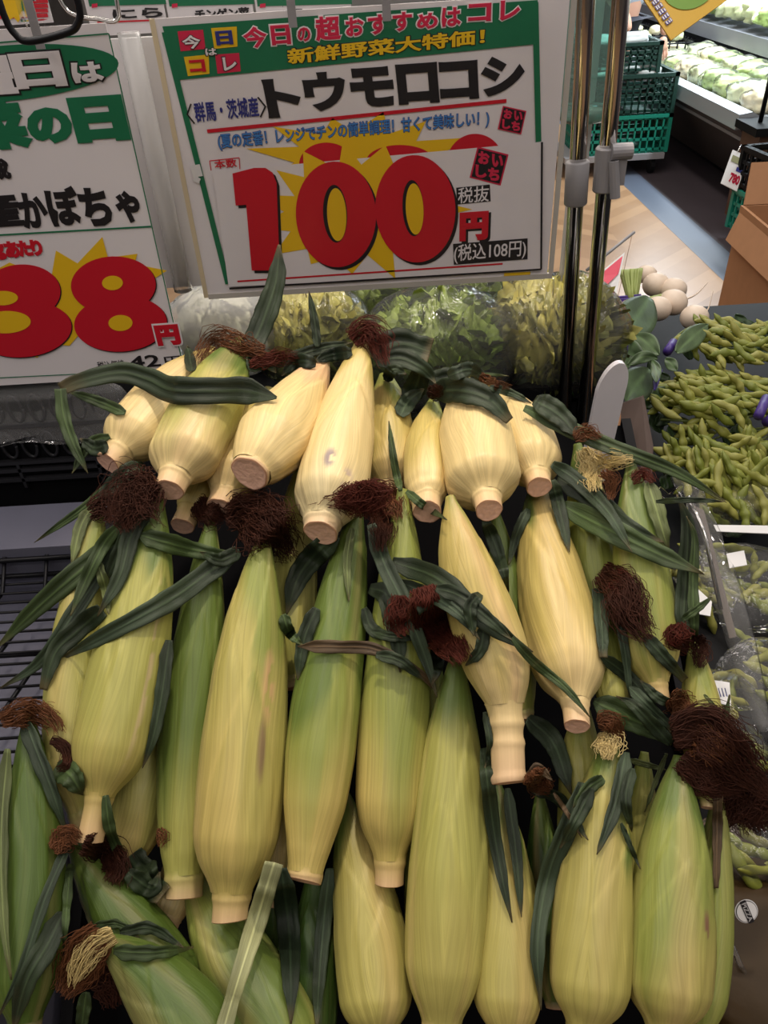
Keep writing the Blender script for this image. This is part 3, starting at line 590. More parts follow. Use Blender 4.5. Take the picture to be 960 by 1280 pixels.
    # stalk with rings, then its cut face
    m = 26; s2 = np.linspace(sb - .004, 1, m); P2 = np.stack([np.interp(s2, s, P[:, i]) for i in range(3)], 1)
    r2 = np.interp(s2, s, rad) * (.985 if kind not in ('flat', 'conef') else .97)
    if eid == 'A8':
        r2 = r2 * (1 + .10 * np.exp(-((s2 - .80) / .012) ** 2) + .08 * np.exp(-((s2 - .865) / .012) ** 2) - .04 * np.exp(-((s2 - .84) / .02) ** 2) + .10 * np.exp(-((s2 - .985) / .012) ** 2))
    else:
        r2 = r2 * (1 + .05 * np.exp(-((s2 - (sb + .02)) / .010) ** 2))
    P2f, T2, N2, B2 = frames(P2); n2 = 32; th2 = np.linspace(0, 2 * math.pi, n2, endpoint=False)
    wob = 1 + .03 * np.sin(3 * th2 + seed) + .02 * np.sin(7 * th2 + seed)
    tilt = (rg.uniform(-.12, .12) * np.cos(th2) + rg.uniform(-.12, .12) * np.sin(th2))
    V2 = P2f[:, None] + (r2[:, None] * wob)[..., None] * (np.cos(th2)[None, :, None] * N2[:, None] + np.sin(th2)[None, :, None] * B2[:, None])
    V2 = V2 + (np.clip((s2 - .5 * (sb + 1)) / (.5 * (1 - sb) + 1e-6), 0, 1)[:, None, None] * tilt[None, :, None] * r2[-1] * T2[-1])
    c2 = np.repeat(np.linspace(0, 1, m)[:, None], n2, 1)[..., None]; c2 = but * .97 * (1 - .60 * c2) + np.array(PAL['pink']) * .60 * c2
    st = mesh('stalk', V2.reshape(-1, 3), grid_faces(m, n2, True), M['stalk'], root, uv=np.stack(np.meshgrid(np.linspace(0, .2, m), np.linspace(0, 1, n2), indexing='ij')[::-1], -1).reshape(-1, 2), col=c2.reshape(-1, 3))
    rim = V2[-1]; cen = rim.mean(0); rr_ = [1.0, .93, .86, .55, .2]; ax = [0, .05, .02, .0, .01]
    Vc = np.vstack([cen + (rim - cen) * q + T2[-1] * r2[-1] * x for q, x in zip(rr_, ax)] + [cen[None]])
    Fcut = grid_faces(5, n2, True) + [(4 * n2 + j, 4 * n2 + (j + 1) % n2, 5 * n2) for j in range(n2)]
    cf = mesh('cut_face', Vc, Fcut, [M['cutrim'], M['cut']], st, label='pinkish brown cut end')
    cf.data.polygons.foreach_set('material_index', [0 if i < n2 else 1 for i in range(len(cf.data.polygons))])
BVH = BVHTree.FromPolygons(np.vstack(BV).tolist(), BF)
camv = Vector(CAM)
LBV = []; LBF = []; lbn = 0; LBVH = None
def hit(u, v):
    d = Vector(ray(u, v)); L = d.length; best = None
    for bvh in (BVH, LBVH):
        if bvh is None: continue
        h = bvh.ray_cast(camv, d / L)
        if h[0] is not None:
            tt = h[3] / L; best = tt if best is None else min(best, tt)
    return best
LC = dict(dark=(.030, .046, .021), blue=(.044, .066, .035), mid=(.056, .088, .028), pale=(.14, .17, .06), brown=(.11, .070, .035), strip=(.36, .37, .18), black=(.016, .028, .013))
def leaf(ear, pts, w, col='dark', lift=.003, twist=0, drift=0, base=None, tips=(.45, .03), fold=.30, seed=0, n=44, maxdev=.035, rag=.03):
    """a blade laid over whatever is under it; pts px, w full width px; drift: depth gained towards the end where it hangs free"""
    global LBVH, lbn
    rg = np.random.RandomState(seed + int(pts[0][0]) + int(pts[0][1]))
    pp = spline(pts, n); s = np.linspace(0, 1, n)
    prof = np.interp(s, [0, .12, .4, .75, 1], [tips[0], .95, 1, .72, tips[1]]) * w * .56
    tg = np.gradient(pp, axis=0); tg /= np.linalg.norm(tg, axis=1)[:, None] + 1e-9; nr = np.stack([-tg[:, 1], tg[:, 0]], 1)
    tv = []
    for i in range(n):
        hs = [hit(*(pp[i] + nr[i] * prof[i] * k)) for k in (-.8, 0, .8)]; hs = [h for h in hs if h is not None]
        tv.append(min(hs) if hs else np.nan)
    tv = np.array(tv); ok = ~np.isnan(tv)
    if base is not None and not ok.any(): tv[:] = base; ok[:] = True
    if not ok.any(): tv[:] = .72; ok[:] = True
    ref = base if base is not None else np.nanmedian(tv[ok])
    bad = ok & (tv > np.nanmin(tv[ok]) + .12); ok &= ~bad
    tv = np.interp(s, s[ok], tv[ok])
    tm = np.array([tv[max(0, i - 2):i + 3].min() for i in range(n)])
    kk = np.exp(-.5 * (np.arange(-8, 9) / 3.2) ** 2); kk /= kk.sum(); sm = np.convolve(np.pad(tm, 8, 'edge'), kk, 'valid')
    tt = np.minimum(sm, tm + .004) - lift + drift * np.clip((s - .5) * 2, 0, 1) ** 2
    nc = 13; xs = np.linspace(-1, 1, nc); V = np.zeros((n, nc, 3)); Cc = np.zeros((n, nc, 3)); bc = np.array(LC[col])
    ph = rg.uniform(0, 6)
    for i in range(n):
        c = at(pp[i][0], pp[i][1], tt[i]); lat = nr[i][0] * _R - nr[i][1] * _U; lat /= np.linalg.norm(lat)
        a = twist * math.sin(s[i] * 5 + ph) * .6 + .12 * math.sin(s[i] * 9 + ph)
        wd = prof[i] * tt[i] / FPX
        ld = lat * math.cos(a) - _F * abs(math.sin(a)) * (1 if twist >= 0 else -1)
        nd = -_F * math.cos(a) - lat * math.sin(a)
        for j, x in enumerate(xs):
            rf = 1 + rag * (math.sin(s[i] * 17 + ph + 3 * x) + .8 * math.sin(s[i] * 47 + 2 * ph)) * abs(x)
            V[i, j] = c + ld * x * wd * rf + nd * (fold * wd * (abs(x) ** 1.3) + .10 * wd * math.cos(3 * math.pi * x) * math.sin(math.pi * s[i])) + (-_F) * (.0008 * math.sin(s[i] * 23 + x * 2 + ph) * abs(x))
            k = .78 + .22 * math.sin(s[i] * 6 + ph + x) + (.75 if abs(x) < .1 else 0)
            Cc[i, j] = bc * k
    if col not in ('brown', 'strip'):
        k = np.clip((s - .86) / .14, 0, 1)[:, None, None] * .6; Cc = Cc * (1 - k) + np.array((.17, .12, .055)) * k
    uv = np.stack(np.meshgrid(np.linspace(0, 1, n) * 1.5, (xs + 1) / 2, indexing='ij')[::-1], -1).reshape(-1, 2)
    o = mesh('husk_leaf', V.reshape(-1, 3), grid_faces(n, nc), M['leaf'], EAR[ear]['root'], uv=uv, col=Cc.reshape(-1, 3), solid=.0006, label='dried brown leaf' if col == 'brown' else None)
    LBV.append(V.reshape(-1, 3)); LBF.extend([tuple(q + lbn for q in f) for f in grid_faces(n, nc)]); lbn += n * nc
    LBVH = BVHTree.FromPolygons(np.vstack(LBV).tolist(), LBF)
    return o
def silk(ear, path, w, n, mat, lift=.004, curl=1.0, length=(.5, 1.0), thick=.5, rad=.00042, seed=1, back=.0, frizz=1.0, m=16, label=None):
    """a tassel of fine strands following a path of pixels, w px wide"""
    rg = np.random.RandomState(seed); pp = spline(path, 40); s = np.linspace(0, 1, 40)
    tg = np.gradient(pp, axis=0); tg /= np.linalg.norm(tg, axis=1)[:, None] + 1e-9; nr = np.stack([-tg[:, 1], tg[:, 0]], 1)
    tv = []
    for i in range(40):
        hs = [hit(*(pp[i] + nr[i] * w * k)) for k in (-.3, 0, .3)]; hs = [h for h in hs if h is not None]; tv.append(min(hs) if hs else np.nan)
    tv = np.array(tv); ok = ~np.isnan(tv)
    if not ok.any(): tv[:] = EAR[ear]['t'][0]
    else:
        ok &= tv < np.nanmin(tv) + .10; tv = np.interp(s, s[ok], tv[ok])
    tv = np.convolve(np.pad(tv, 5, 'edge'), np.ones(11) / 11, 'valid') - lift + back
    wm = w * np.mean(tv) / FPX; mb_V = []; mb_F = []; nn = 0
    for q in range(n):
        L = rg.uniform(*length); s0 = rg.uniform(0, max(1e-3, 1 - L)) if rg.rand() < .6 else 0
        ss = np.linspace(s0, min(1, s0 + L), m)
        o = rg.uniform(-1, 1) * .5; do = rg.normal() * .25 * curl; dz = rg.uniform(0, 1) ** 1.5 * thick
        f1, f2 = rg.uniform(4, 16, 2); p1, p2, p3 = rg.uniform(0, 6.28, 3); am = rg.uniform(.04, .22) * curl
        pts = []
        for k, x in enumerate(ss):
            u, v = [np.interp(x, s, pp[:, c]) for c in (0, 1)]; nx, ny = [np.interp(x, s, nr[:, c]) for c in (0, 1)]
            g = (o + do * (k / m) + am * math.sin(f1 * x + p1) + am * .5 * math.sin(f2 * 2.3 * x + p2)) * w * (0.6 + .6 * math.sin(math.pi * min(1, x + .1)))
            along = am * .5 * math.cos(f2 * x + p3) * w
            tt = np.interp(x, s, tv) - (dz + .12 * am * math.sin(f2 * x * 1.7 + p3)) * wm * .8
            pts.append(at(u + nx * g - ny * along, v + ny * g + nx * along, tt))
        V, Fc = tube_mesh(pts, np.linspace(rad, rad * .55, m), 4, False); mb_V.append(V); mb_F += [tuple(i + nn for i in f) for f in Fc]; nn += len(V)
    return mesh('silk', np.vstack(mb_V), mb_F, M[mat], EAR[ear]['root'], label=label)
# ------------------------------------------------------------------ loose husk leaves of the ears (pixels of the photograph, laid on the pile)
LEAVES = [
 # row of ears underneath first
 ('A12', 'B18', [(396, 760), (380, 800), (372, 850)], 18, 'dark', {}),
 ('A6', 'A6', [(462, 735), (484, 745), (497, 800), (500, 840)], 24, 'dark', dict(twist=.5)),
 ('', 'A6', [(455, 760), (470, 790), (520, 800)], 14, 'dark', {}),
 ('', 'B5', [(664, 985), (700, 1000), (735, 1050)], 14, 'dark', {}),
 ('', 'B4', [(660, 897), (692, 930), (714, 993)], 24, 'blue', dict(twist=.4)),
 ('', 'B9', [(776, 1029), (800, 1086)], 6, 'dark', {}),
 ('', 'B9', [(787, 950), (832, 962)], 7, 'pale', {}),
 ('', 'B20', [(70, 958), (88, 968), (104, 994)], 28, 'mid', dict(twist=.3)),
 ('', 'B20', [(162, 1070), (184, 1100), (205, 1118)], 40, 'dark', dict(tips=(.9, .6), twist=.3)),
 ('', 'B15', [(212, 800), (203, 865), (192, 920), (178, 960)], 16, 'dark', dict(twist=.4)),
 ('', 'B14', [(412, 1085), (404, 1160), (398, 1240), (396, 1290)], 18, 'blue', dict(twist=.4)),
 ('', 'B21', [(352, 1085), (362, 1170), (364, 1280)], 26, 'black', {}),
 ('', 'B19', [(606, 650), (622, 690), (636, 740)], 16, 'dark', {}),
 ('', 'B19', [(660, 636), (645, 670), (636, 706)], 12, 'blue', {}),
 # the left edge
 ('', 'A1', [(174, 588), (141, 606), (98, 640), (43, 678)], 11, 'mid', dict(drift=.02)),
 ('', 'A1', [(180, 582), (160, 592), (138, 612), (118, 640)], 22, 'dark', {}),
 ('', 'A1', [(113, 636), (100, 662), (90, 706)], 14, 'pale', {}),
 ('', 'A1', [(171, 664), (108, 708), (49, 758), (-6, 812)], 26, 'mid', dict(twist=.3, drift=.02)),
 ('', 'A1', [(150, 680), (92, 768), (49, 828), (-2, 862)], 18, 'blue', dict(twist=.3, drift=.02)),
 ('', 'A1', [(128, 762), (96, 790), (70, 815), (54, 862)], 24, 'dark', dict(tips=(.7, .3), twist=.4)),
 ('', 'A2', [(174, 642), (150, 690), (130, 730)], 18, 'dark', {}),
 ('', 'A2', [(121, 700), (132, 735), (136, 768)], 12, 'pale', {}),
 # second row
 ('', 'A4', [(173, 668), (230, 684), (292, 698)], 22, 'mid', dict(tips=(.1, .6))),
 ('', 'A4', [(298, 688), (262, 715), (212, 750), (130, 795), (70, 827)], 25, 'blue', dict(drift=.01, fold=.4)),
 ('', 'A5', [(420, 668), (392, 695), (372, 724), (358, 768)], 28, 'dark', dict(twist=.4)),
 ('', 'A5', [(354, 768), (362, 790), (378, 806)], 14, 'mid', {}),
 ('', 'A6', [(501, 614), (493, 580), (486, 526)], 9, 'mid', dict(lift=.012)),
 ('', 'A6', [(508, 614), (530, 632), (559, 650)], 10, 'mid', dict(lift=.012)),
 ('', 'A5', [(440, 660), (434, 700), (436, 752)], 10, 'pale', {}),
 ('', 'A7', [(372, 808), (420, 808), (470, 812), (520, 838), (543, 858)], 15, 'brown', dict(tips=(.05, .4), lift=.005)),
 ('', 'A7', [(464, 789), (490, 796), (522, 798)], 11, 'dark', {}),
 ('', 'A7', [(605, 782), (600, 812), (582, 832)], 16, 'dark', dict(twist=.4)),
 ('', 'A6', [(490, 702), (545, 722), (596, 768), (634, 796), (666, 815)], 26, 'dark', dict(lift=.006, twist=.2)),
 ('', 'A6', [(499, 727), (540, 745), (576, 770), (600, 800)], 15, 'blue', dict(lift=.006)),
 ('', 'A5', [(464, 655), (482, 708), (510, 766), (534, 828), (546, 872)], 20, 'blue', dict(lift=.008, fold=.4)),
 ('', 'A9', [(640, 797), (668, 828), (707, 860), (738, 897)], 11, 'mid', dict(lift=.004)),
 # right side
 ('', 'A11', [(810, 603), (824, 650), (836, 690)], 20, 'pale', {}),
 ('', 'A14', [(853, 790), (857, 720), (859, 655), (846, 618)], 22, 'dark', dict(base=.67)),
 ('', 'A14', [(868, 800), (866, 730), (868, 672), (858, 645)], 12, 'mid', dict(base=.67)),
 ('', 'A14', [(853, 774), (870, 762), (890, 746)], 9, 'mid', dict(base=.665)),
 ('', 'A11', [(806, 795), (830, 822), (856, 850)], 17, 'dark', dict(tips=(.6, .5))),
 ('', 'A10', [(752, 820), (790, 850), (828, 898)], 15, 'dark', {}),
 ('', 'A10', [(772, 765), (782, 820), (788, 876)], 11, 'blue', {}),
 ('', 'A10', [(748, 735), (752, 780), (754, 822)], 18, 'blue', dict(tips=(.9, .5))),
 ('', 'A10', [(697, 597), (740, 622), (783, 658), (830, 678)], 26, 'dark', dict(lift=.005)),
 ('', 'A10', [(704, 632), (757, 660), (822, 692), (880, 718)], 28, 'mid', dict(lift=.006)),
 ('', 'A11', [(820, 627), (860, 625), (905, 627)], 7, 'dark', dict(lift=.006)),
 ('', 'T10', [(655, 510), (715, 538), (768, 560), (845, 590), (908, 628)], 19, 'mid', dict(lift=.008, twist=.15, fold=.2)),
 ('', 'T10', [(668, 500), (700, 520), (724, 548)], 26, 'dark', {}),
 # lower right
 ('', 'B1', [(742, 876), (787, 897), (842, 922)], 30, 'mid', dict(tips=(.2, .6), lift=.005)),
 ('', 'B1', [(786, 858), (812, 884), (842, 912)], 14, 'blue', dict(tips=(.1, .7))),
 ('', 'B1', [(833, 942), (820, 975), (806, 1015)], 6, 'pale', {}),
 ('', 'B2', [(728, 978), (710, 1030), (686, 1090), (672, 1175), (676, 1262)], 23, 'blue', dict(fold=.4)),
 ('', 'B2', [(782, 940), (770, 1002), (746, 1068)], 18, 'blue', dict(fold=.4)),
 ('', 'B2', [(754, 972), (735, 985), (716, 1010)], 16, 'mid', {}),
 ('', 'B5', [(692, 991), (708, 1015), (727, 1047)], 5, 'brown', dict(lift=.006)),
 ('', 'B6', [(604, 935), (616, 1029), (629, 1104), (640, 1153)], 17, 'dark', dict(fold=.4)),
 ('', 'B6', [(634, 985), (645, 1066), (652, 1146)], 14, 'dark', dict(fold=.4)),
 ('', 'A14', [(880, 868), (900, 890), (912, 898)], 4, 'pale', dict(base=.66)),
 ('', 'B8', [(897, 992), (896, 1040), (895, 1110)], 12, 'brown', dict(tips=(.8, .5))),
 # lower left
 ('', 'B13', [(343, 1078), (318, 1160), (290, 1250), (276, 1300)], 23, 'strip', dict(tips=(.9, .95), lift=.012, fold=.15)),
 ('', 'B10', [(10, 936), (2, 1040), (4, 1140), (14, 1225)], 16, 'pale', {}),
 ('', 'B10', [(30, 896), (48, 943), (66, 990), (84, 1042)], 18, 'blue', dict(fold=.4)),
 ('', 'B11', [(88, 1050), (56, 1125), (26, 1215), (-4, 1275)], 12, 'blue', dict(fold=.4)),
 ('', 'B11', [(80, 1140), (60, 1180), (34, 1225), (16, 1290)], 26, 'dark', dict(twist=.4)),
 ('', 'B11', [(88, 1080), (84, 1130), (80, 1190)], 10, 'mid', {}),
 ('', 'A2', [(132, 994), (138, 1036), (156, 1082), (160, 1110)], 13, 'mid', dict(lift=.005)),
 ('', 'B12', [(117, 1157), (148, 1155), (174, 1172)], 10, 'mid', {}),
 ('', 'B12', [(142, 1188), (190, 1190), (242, 1184)], 17, 'mid', dict(twist=.3)),
 ('', 'B12', [(108, 1240), (104, 1270), (100, 1300)], 16, 'mid', {}),
 # top row
 ('', 'T6', [(465, 445), (500, 430), (538, 440)], 38, 'dark', dict(base=.80, tips=(.5, .8), twist=.2)),
 ('', 'T6', [(360, 448), (400, 436), (440, 428)], 14, 'dark', dict(base=.80)),
 ('', 'T8', [(512, 500), (524, 470), (520, 450)], 26, 'dark', dict(base=.80, tips=(.8, .6))),
 ('', 'T9', [(545, 463), (590, 466), (636, 470)], 5, 'mid', dict(base=.79)),
 ('', 'T9', [(541, 478), (560, 474), (585, 478)], 26, 'dark', dict(tips=(.8, .7))),
 ('', 'T9', [(540, 490), (575, 488), (612, 500), (637, 526)], 30, 'dark', dict(lift=.006, tips=(.4, .35))),
 ('', 'T10', [(612, 484), (640, 492), (664, 504)], 10, 'blue', {}),
 ('', 'T2', [(312, 436), (328, 404), (345, 352), (349, 306)], 27, 'dark', dict(base=.79, tips=(.8, .1), fold=.15)),
 ('', 'T5', [(397, 434), (393, 400), (386, 364)], 10, 'dark', dict(base=.79)),
 ('', 'T2', [(240, 464), (237, 445), (234, 432)], 13, 'dark', dict(base=.80)),
 ('', 'T1', [(157, 516), (118, 500), (84, 489)], 13, 'mid', dict(base=.73)),
 ('', 'T1', [(137, 545), (112, 556), (90, 592)], 12, 'mid', dict(base=.70)),
 ('', 'T1', [(135, 556), (118, 560), (100, 548)], 18, 'dark', dict(base=.70)),
 ('', 'T2', [(346, 497), (305, 489), (270, 489), (215, 487), (185, 474), (150, 466), (100, 477), (76, 487)], 31, 'dark', dict(lift=.008, tips=(.1, .45), fold=.2, n=60, maxdev=.1)),
 ('', 'T2', [(76, 486), (80, 520), (92, 555), (110, 592)], 15, 'mid', dict(base=.70, tips=(.8, .05))),
 ('', 'T5', [(310, 460), (330, 450), (345, 466)], 20, 'dark', dict(base=.78)),

 # more loose blades around the tips
 ('', 'T6', [(470, 452), (500, 448), (530, 462), (545, 480)], 22, 'dark', dict(base=.80, twist=.4)),
 ('', 'T6', [(440, 440), (415, 444), (392, 452)], 16, 'black', dict(base=.80)),
 ('', 'T5', [(395, 455), (372, 452), (352, 470)], 16, 'black', dict(base=.80)),
 ('', 'T7', [(482, 476), (492, 462), (508, 468)], 14, 'dark', dict(base=.80, twist=.3)),
 ('', 'T8', [(500, 520), (512, 500), (530, 486)], 20, 'blue', dict(base=.80, twist=.4)),
 ('', 'T9', [(560, 470), (588, 462), (610, 478)], 18, 'blue', dict(base=.79, twist=.3)),
 ('', 'A6', [(545, 735), (575, 745), (612, 775), (640, 800)], 18, 'dark', dict(lift=.005, twist=.3)),
 ('', 'A6', [(520, 740), (540, 780), (548, 830), (540, 856)], 20, 'black', dict(lift=.004, twist=.4)),
 ('', 'A7', [(470, 818), (500, 826), (530, 850)], 14, 'dark', dict(lift=.004)),
 ('', 'A7', [(600, 742), (588, 760), (592, 795)], 16, 'dark', dict(twist=.4)),
 ('', 'A7', [(606, 890), (612, 930), (606, 960)], 8, 'dark', {}),
 ('', 'A9', [(690, 600), (700, 640), (712, 690)], 16, 'dark', {}),
 ('', 'A10', [(690, 580), (720, 600), (760, 640), (790, 690)], 18, 'blue', dict(lift=.004)),
 ('', 'A11', [(838, 880), (820, 870), (800, 850)], 12, 'dark', {}),
 ('', 'B1', [(838, 930), (815, 905), (790, 880), (770, 870)], 16, 'dark', dict(twist=.3)),
 ('', 'B1', [(890, 945), (905, 900), (912, 868)], 9, 'mid', dict(base=.64)),
 ('', 'B2', [(740, 985), (722, 1020), (700, 1060)], 18, 'dark', dict(twist=.3)),
 ('', 'B9', [(790, 960), (782, 1000), (790, 1040)], 14, 'dark', {}),
 ('', 'B5', [(660, 975), (672, 960), (690, 975)], 12, 'brown', {}),
 ('', 'A4', [(300, 690), (276, 700), (250, 690)], 16, 'dark', {}),
 ('', 'A2', [(150, 655), (130, 680), (110, 720), (88, 770)], 16, 'mid', dict(twist=.3)),
 ('', 'A2', [(190, 630), (165, 668), (150, 720), (122, 770)], 20, 'dark', dict(twist=.4, drift=.0)),
 ('', 'B11', [(160, 1090), (190, 1110), (200, 1090)], 22, 'dark', dict(twist=.4)),
 ('', 'B12', [(150, 1165), (190, 1160), (230, 1185)], 14, 'dark', {}),
]
for i, (_, ear, pts, w, c, kw) in enumerate(LEAVES): leaf(ear, pts, w, c, seed=i, **kw)
# ------------------------------------------------------------------ silks
S = silk
S('T2', [(330, 440), (300, 432), (268, 425), (248, 452)], 22, 90, 'silk_brown', curl=1.2, seed=1)
S('T5', [(312, 455), (345, 447), (375, 446)], 14, 60, 'silk_red', seed=2)
S('T6', [(440, 425), (456, 413), (470, 425), (483, 458)], 22, 150, 'silk_red', seed=3, length=(.3, .8))
S('T8', [(538, 498), (545, 490), (552, 482)], 14, 40, 'silk_dark', seed=4)
S('T10', [(600, 470), (615, 478), (640, 484)], 10, 40, 'silk_brown', seed=5)
S('A10', [(718, 548), (735, 540), (752, 548)], 14, 50, 'silk_brown', seed=6)
S('A10', [(728, 562), (738, 585), (742, 615)], 22, 90, 'silk_blond', seed=7, length=(.4, 1))
S('A10', [(726, 566), (752, 576), (792, 574)], 14, 80, 'silk_blond', seed=8, length=(.4, 1), curl=1.3)
S('A10', [(752, 590), (765, 600), (762, 625)], 14, 50, 'silk_brown', seed=9)
S('A11', [(790, 600), (806, 592), (818, 604)], 12, 40, 'silk_red', seed=10)
S('A1', [(112, 640), (135, 632), (152, 645), (160, 665)], 24, 120, 'silk_dark', seed=11)
S('A2', [(196, 605), (175, 615), (158, 632), (150, 660)], 40, 260, 'silk_dark', seed=12, curl=1.3, length=(.3, .8))
S('A2', [(192, 612), (180, 605), (165, 600)], 20, 60, 'silk_brown', seed=13)
S('A3', [(246, 628), (262, 640), (285, 648)], 22, 170, 'silk_dark', seed=14, length=(.4, .9))
S('A4', [(285, 645), (310, 642), (340, 665), (366, 700)], 40, 420, 'silk_dark', seed=15, curl=1.2, length=(.3, .8), thick=.8)
S('A4', [(320, 632), (335, 640), (345, 670)], 26, 140, 'silk_red', seed=16)
S('A5', [(448, 604), (452, 625), (450, 648)], 44, 300, 'silk_red', seed=17, curl=1.1, length=(.4, .9), thick=.8)
S('A5', [(470, 605), (478, 640), (476, 690)], 22, 130, 'silk_dark', seed=18, length=(.5, 1))
S('A6', [(474, 612), (490, 622), (500, 650)], 22, 70, 'silk_brown', seed=19)
S('A7', [(528, 735), (540, 775), (565, 805), (580, 828)], 34, 260, 'silk_red', seed=20, length=(.5, 1), curl=.8)
S('A7', [(500, 745), (498, 775), (506, 795)], 20, 90, 'silk_red', seed=21)
S('A13', [(752, 716), (775, 735), (790, 770), (815, 800)], 32, 300, 'silk_dark', seed=22, length=(.4, .9), thick=.8)
S('A13', [(752, 715), (770, 725), (783, 745)], 24, 110, 'silk_red', seed=23)
S('A14', [(846, 780), (850, 800), (862, 815)], 22, 120, 'silk_red', seed=24)
S('A14', [(870, 795), (876, 815), (874, 835)], 16, 70, 'silk_dark', seed=25)
S('A11', [(838, 872), (850, 880), (852, 902)], 22, 130, 'silk_brown', seed=26, thick=.8)
S('B4', [(748, 905), (762, 902), (778, 925)], 16, 80, 'silk_brown', seed=27)
S('B2', [(756, 915), (762, 930), (760, 950)], 22, 110, 'silk_blond', seed=28)
S('B5', [(664, 965), (674, 978), (690, 985)], 22, 120, 'silk_brown', seed=29)
S('B1', [(842, 918), (880, 912), (918, 948), (965, 990)], 46, 560, 'silk_dark', seed=30, curl=.7, length=(.3, .8), thick=.8, m=18)
S('B1', [(848, 915), (880, 925), (915, 955)], 30, 160, 'silk_brown', seed=31, length=(.4, .9), lift=.012)
S('B1', [(850, 950), (890, 978), (930, 985)], 26, 200, 'silk_dark', seed=32)
S('B8', [(915, 985), (940, 1010), (950, 1040)], 44, 300, 'silk_dark', seed=33, curl=1.3)
S('B10', [(2, 900), (35, 890), (66, 900), (76, 918)], 22, 180, 'silk_brown', seed=34, length=(.3, .7), thick=.8)
S('B10', [(64, 925), (82, 935), (84, 955), (70, 962)], 12, 60, 'silk_dark', seed=35)
S('B11', [(66, 1062), (85, 1045), (100, 1050)], 20, 100, 'silk_brown', seed=36)
S('B11', [(105, 1055), (130, 1065), (145, 1085), (138, 1105)], 24, 180, 'silk_dark', seed=37, curl=1.2)
S('B12', [(128, 1165), (112, 1185), (94, 1215), (76, 1245)], 40, 320, 'silk_brown', seed=38, length=(.3, 1), curl=.6, lift=.008)
S('B12', [(142, 1168), (118, 1182), (98, 1210), (90, 1236)], 24, 120, 'silk_blond', seed=39, length=(.35, .8), curl=.45, lift=.012)
S('B12', [(120, 1215), (135, 1235), (140, 1260)], 26, 110, 'silk_dark', seed=40)
S('B15', [(200, 1035), (203, 1045), (200, 1060)], 10, 20, 'silk_brown', seed=41)
# ------------------------------------------------------------------ stands, crates, shelves
def rot(z): return np.array([[math.cos(z), -math.sin(z), 0], [math.sin(z), math.cos(z), 0], [0, 0, 1.0]])
def place(loc, rz=0):
    m = np.eye(4); m[:3, :3] = rot(rz); m[:3, 3] = loc; return m
def crate(label, loc, size, mat, rz=0, group=None, name='crate', step=.045, rows=3):
    w, d, h = size; Mx = place(loc, rz); r = thing(name, label, 'crate', loc, group); b = MB(); k = .006
    b.box((-w / 2, -d / 2, 0), (w / 2, d / 2, .008), Mx)
    for sx in (-1, 1):
        for sy in (-1, 1): b.box((sx * w / 2 - .012, sy * d / 2 - .012, 0), (sx * w / 2 + .012, sy * d / 2 + .012, h), Mx)
    for z in np.linspace(.012, h - .03, rows + 1):
        for s in (-1, 1):
            b.box((-w / 2, s * d / 2 - k, z), (w / 2, s * d / 2 + k, z + .016), Mx); b.box((s * w / 2 - k, -d / 2, z), (s * w / 2 + k, d / 2, z + .016), Mx)
    for x in np.arange(-w / 2, w / 2, step):
        for s in (-1, 1): b.box((x - .005, s * d / 2 - k, 0), (x + .005, s * d / 2 + k, h), Mx)
    for y in np.arange(-d / 2, d / 2, step):
        for s in (-1, 1): b.box((s * w / 2 - k, y - .005, 0), (s * w / 2 + k, y + .005, h), Mx)
    b.build('lattice_body', mat, r); b = MB()
    for s in (-1, 1):
        b.box((-w / 2 - .014, s * d / 2 - .014, h - .02), (w / 2 + .014, s * d / 2 + .014, h), Mx); b.box((s * w / 2 - .014, -d / 2 - .014, h - .02), (s * w / 2 + .014, d / 2 + .014, h), Mx)
    b.build('rim', mat, r); return r
# sloped black bin under the corn
r = thing('display_bin', 'black sloping bin that the sweetcorn pile lies in', 'display bin', (0, .55, 0))
b = MB(); X0, X1 = -.33, .31
V = [(X0, .10, .47), (X1, .10, .47), (X1, .84, .92), (X0, .84, .92), (X0, .10, .45), (X1, .10, .45), (X1, .84, .90), (X0, .84, .90)]
b.add(V, [(0, 1, 2, 3), (7, 6, 5, 4), (0, 4, 5, 1), (1, 5, 6, 2), (2, 6, 7, 3), (3, 7, 4, 0)]); b.build('sloping_base', M['binblack'], r)
b = MB(); b.box((X0, .08, 0), (X1, .10, .50)); b.build('front_panel', M['blackplastic'], r)
for x in (X0 - .012, X1):
    b = MB(); V = [(x, .08, 0), (x, .84, 0), (x, .84, .93), (x, .08, .50)]; V += [(a + .012, c, d) for a, c, d in V]
    b.add(V, [(0, 1, 2, 3), (7, 6, 5, 4), (0, 4, 5, 1), (1, 5, 6, 2), (2, 6, 7, 3), (3, 7, 4, 0)]); b.build('side_panel', M['blackplastic'], r)
# left: slate ledge, wire basket, pierced black crate, crumpled bag
b = MB(); b.box((-.95, .735, .0), (-.35, .825, .862)); tag(b.build('shelf_ledge', M['slate']), 'plain dark grey ledge at the left between pierced crate and wire basket', 'ledge')
r = thing('wire_basket', 'black wire basket over a slate grey shelf left of the corn pile', 'wire basket', (-.62, .5, 0))
b = MB(); b.box((-.95, .20, .0), (-.35, .733, .775)); b.build('shelf_box', M['slate'], r)
b = MB(); zt = .822
for y in np.arange(.22, .735, .0165): b.tube([(-.95, y, zt), (-.352, y, zt)], .0017, 6)
b.build('fine_wire', M['blackwire'], r, smooth=True)
b = MB()
for x in np.arange(-.97, -.44, .052): b.tube(spline([(x, .20, zt - .004), (x + .03, .45, zt - .004), (x + .085, .725, zt - .002), (x + .085, .733, zt + .03)], 14), .0027, 6)
b.build('cross_wire', M['blackwire'], r, smooth=True)
b = MB()
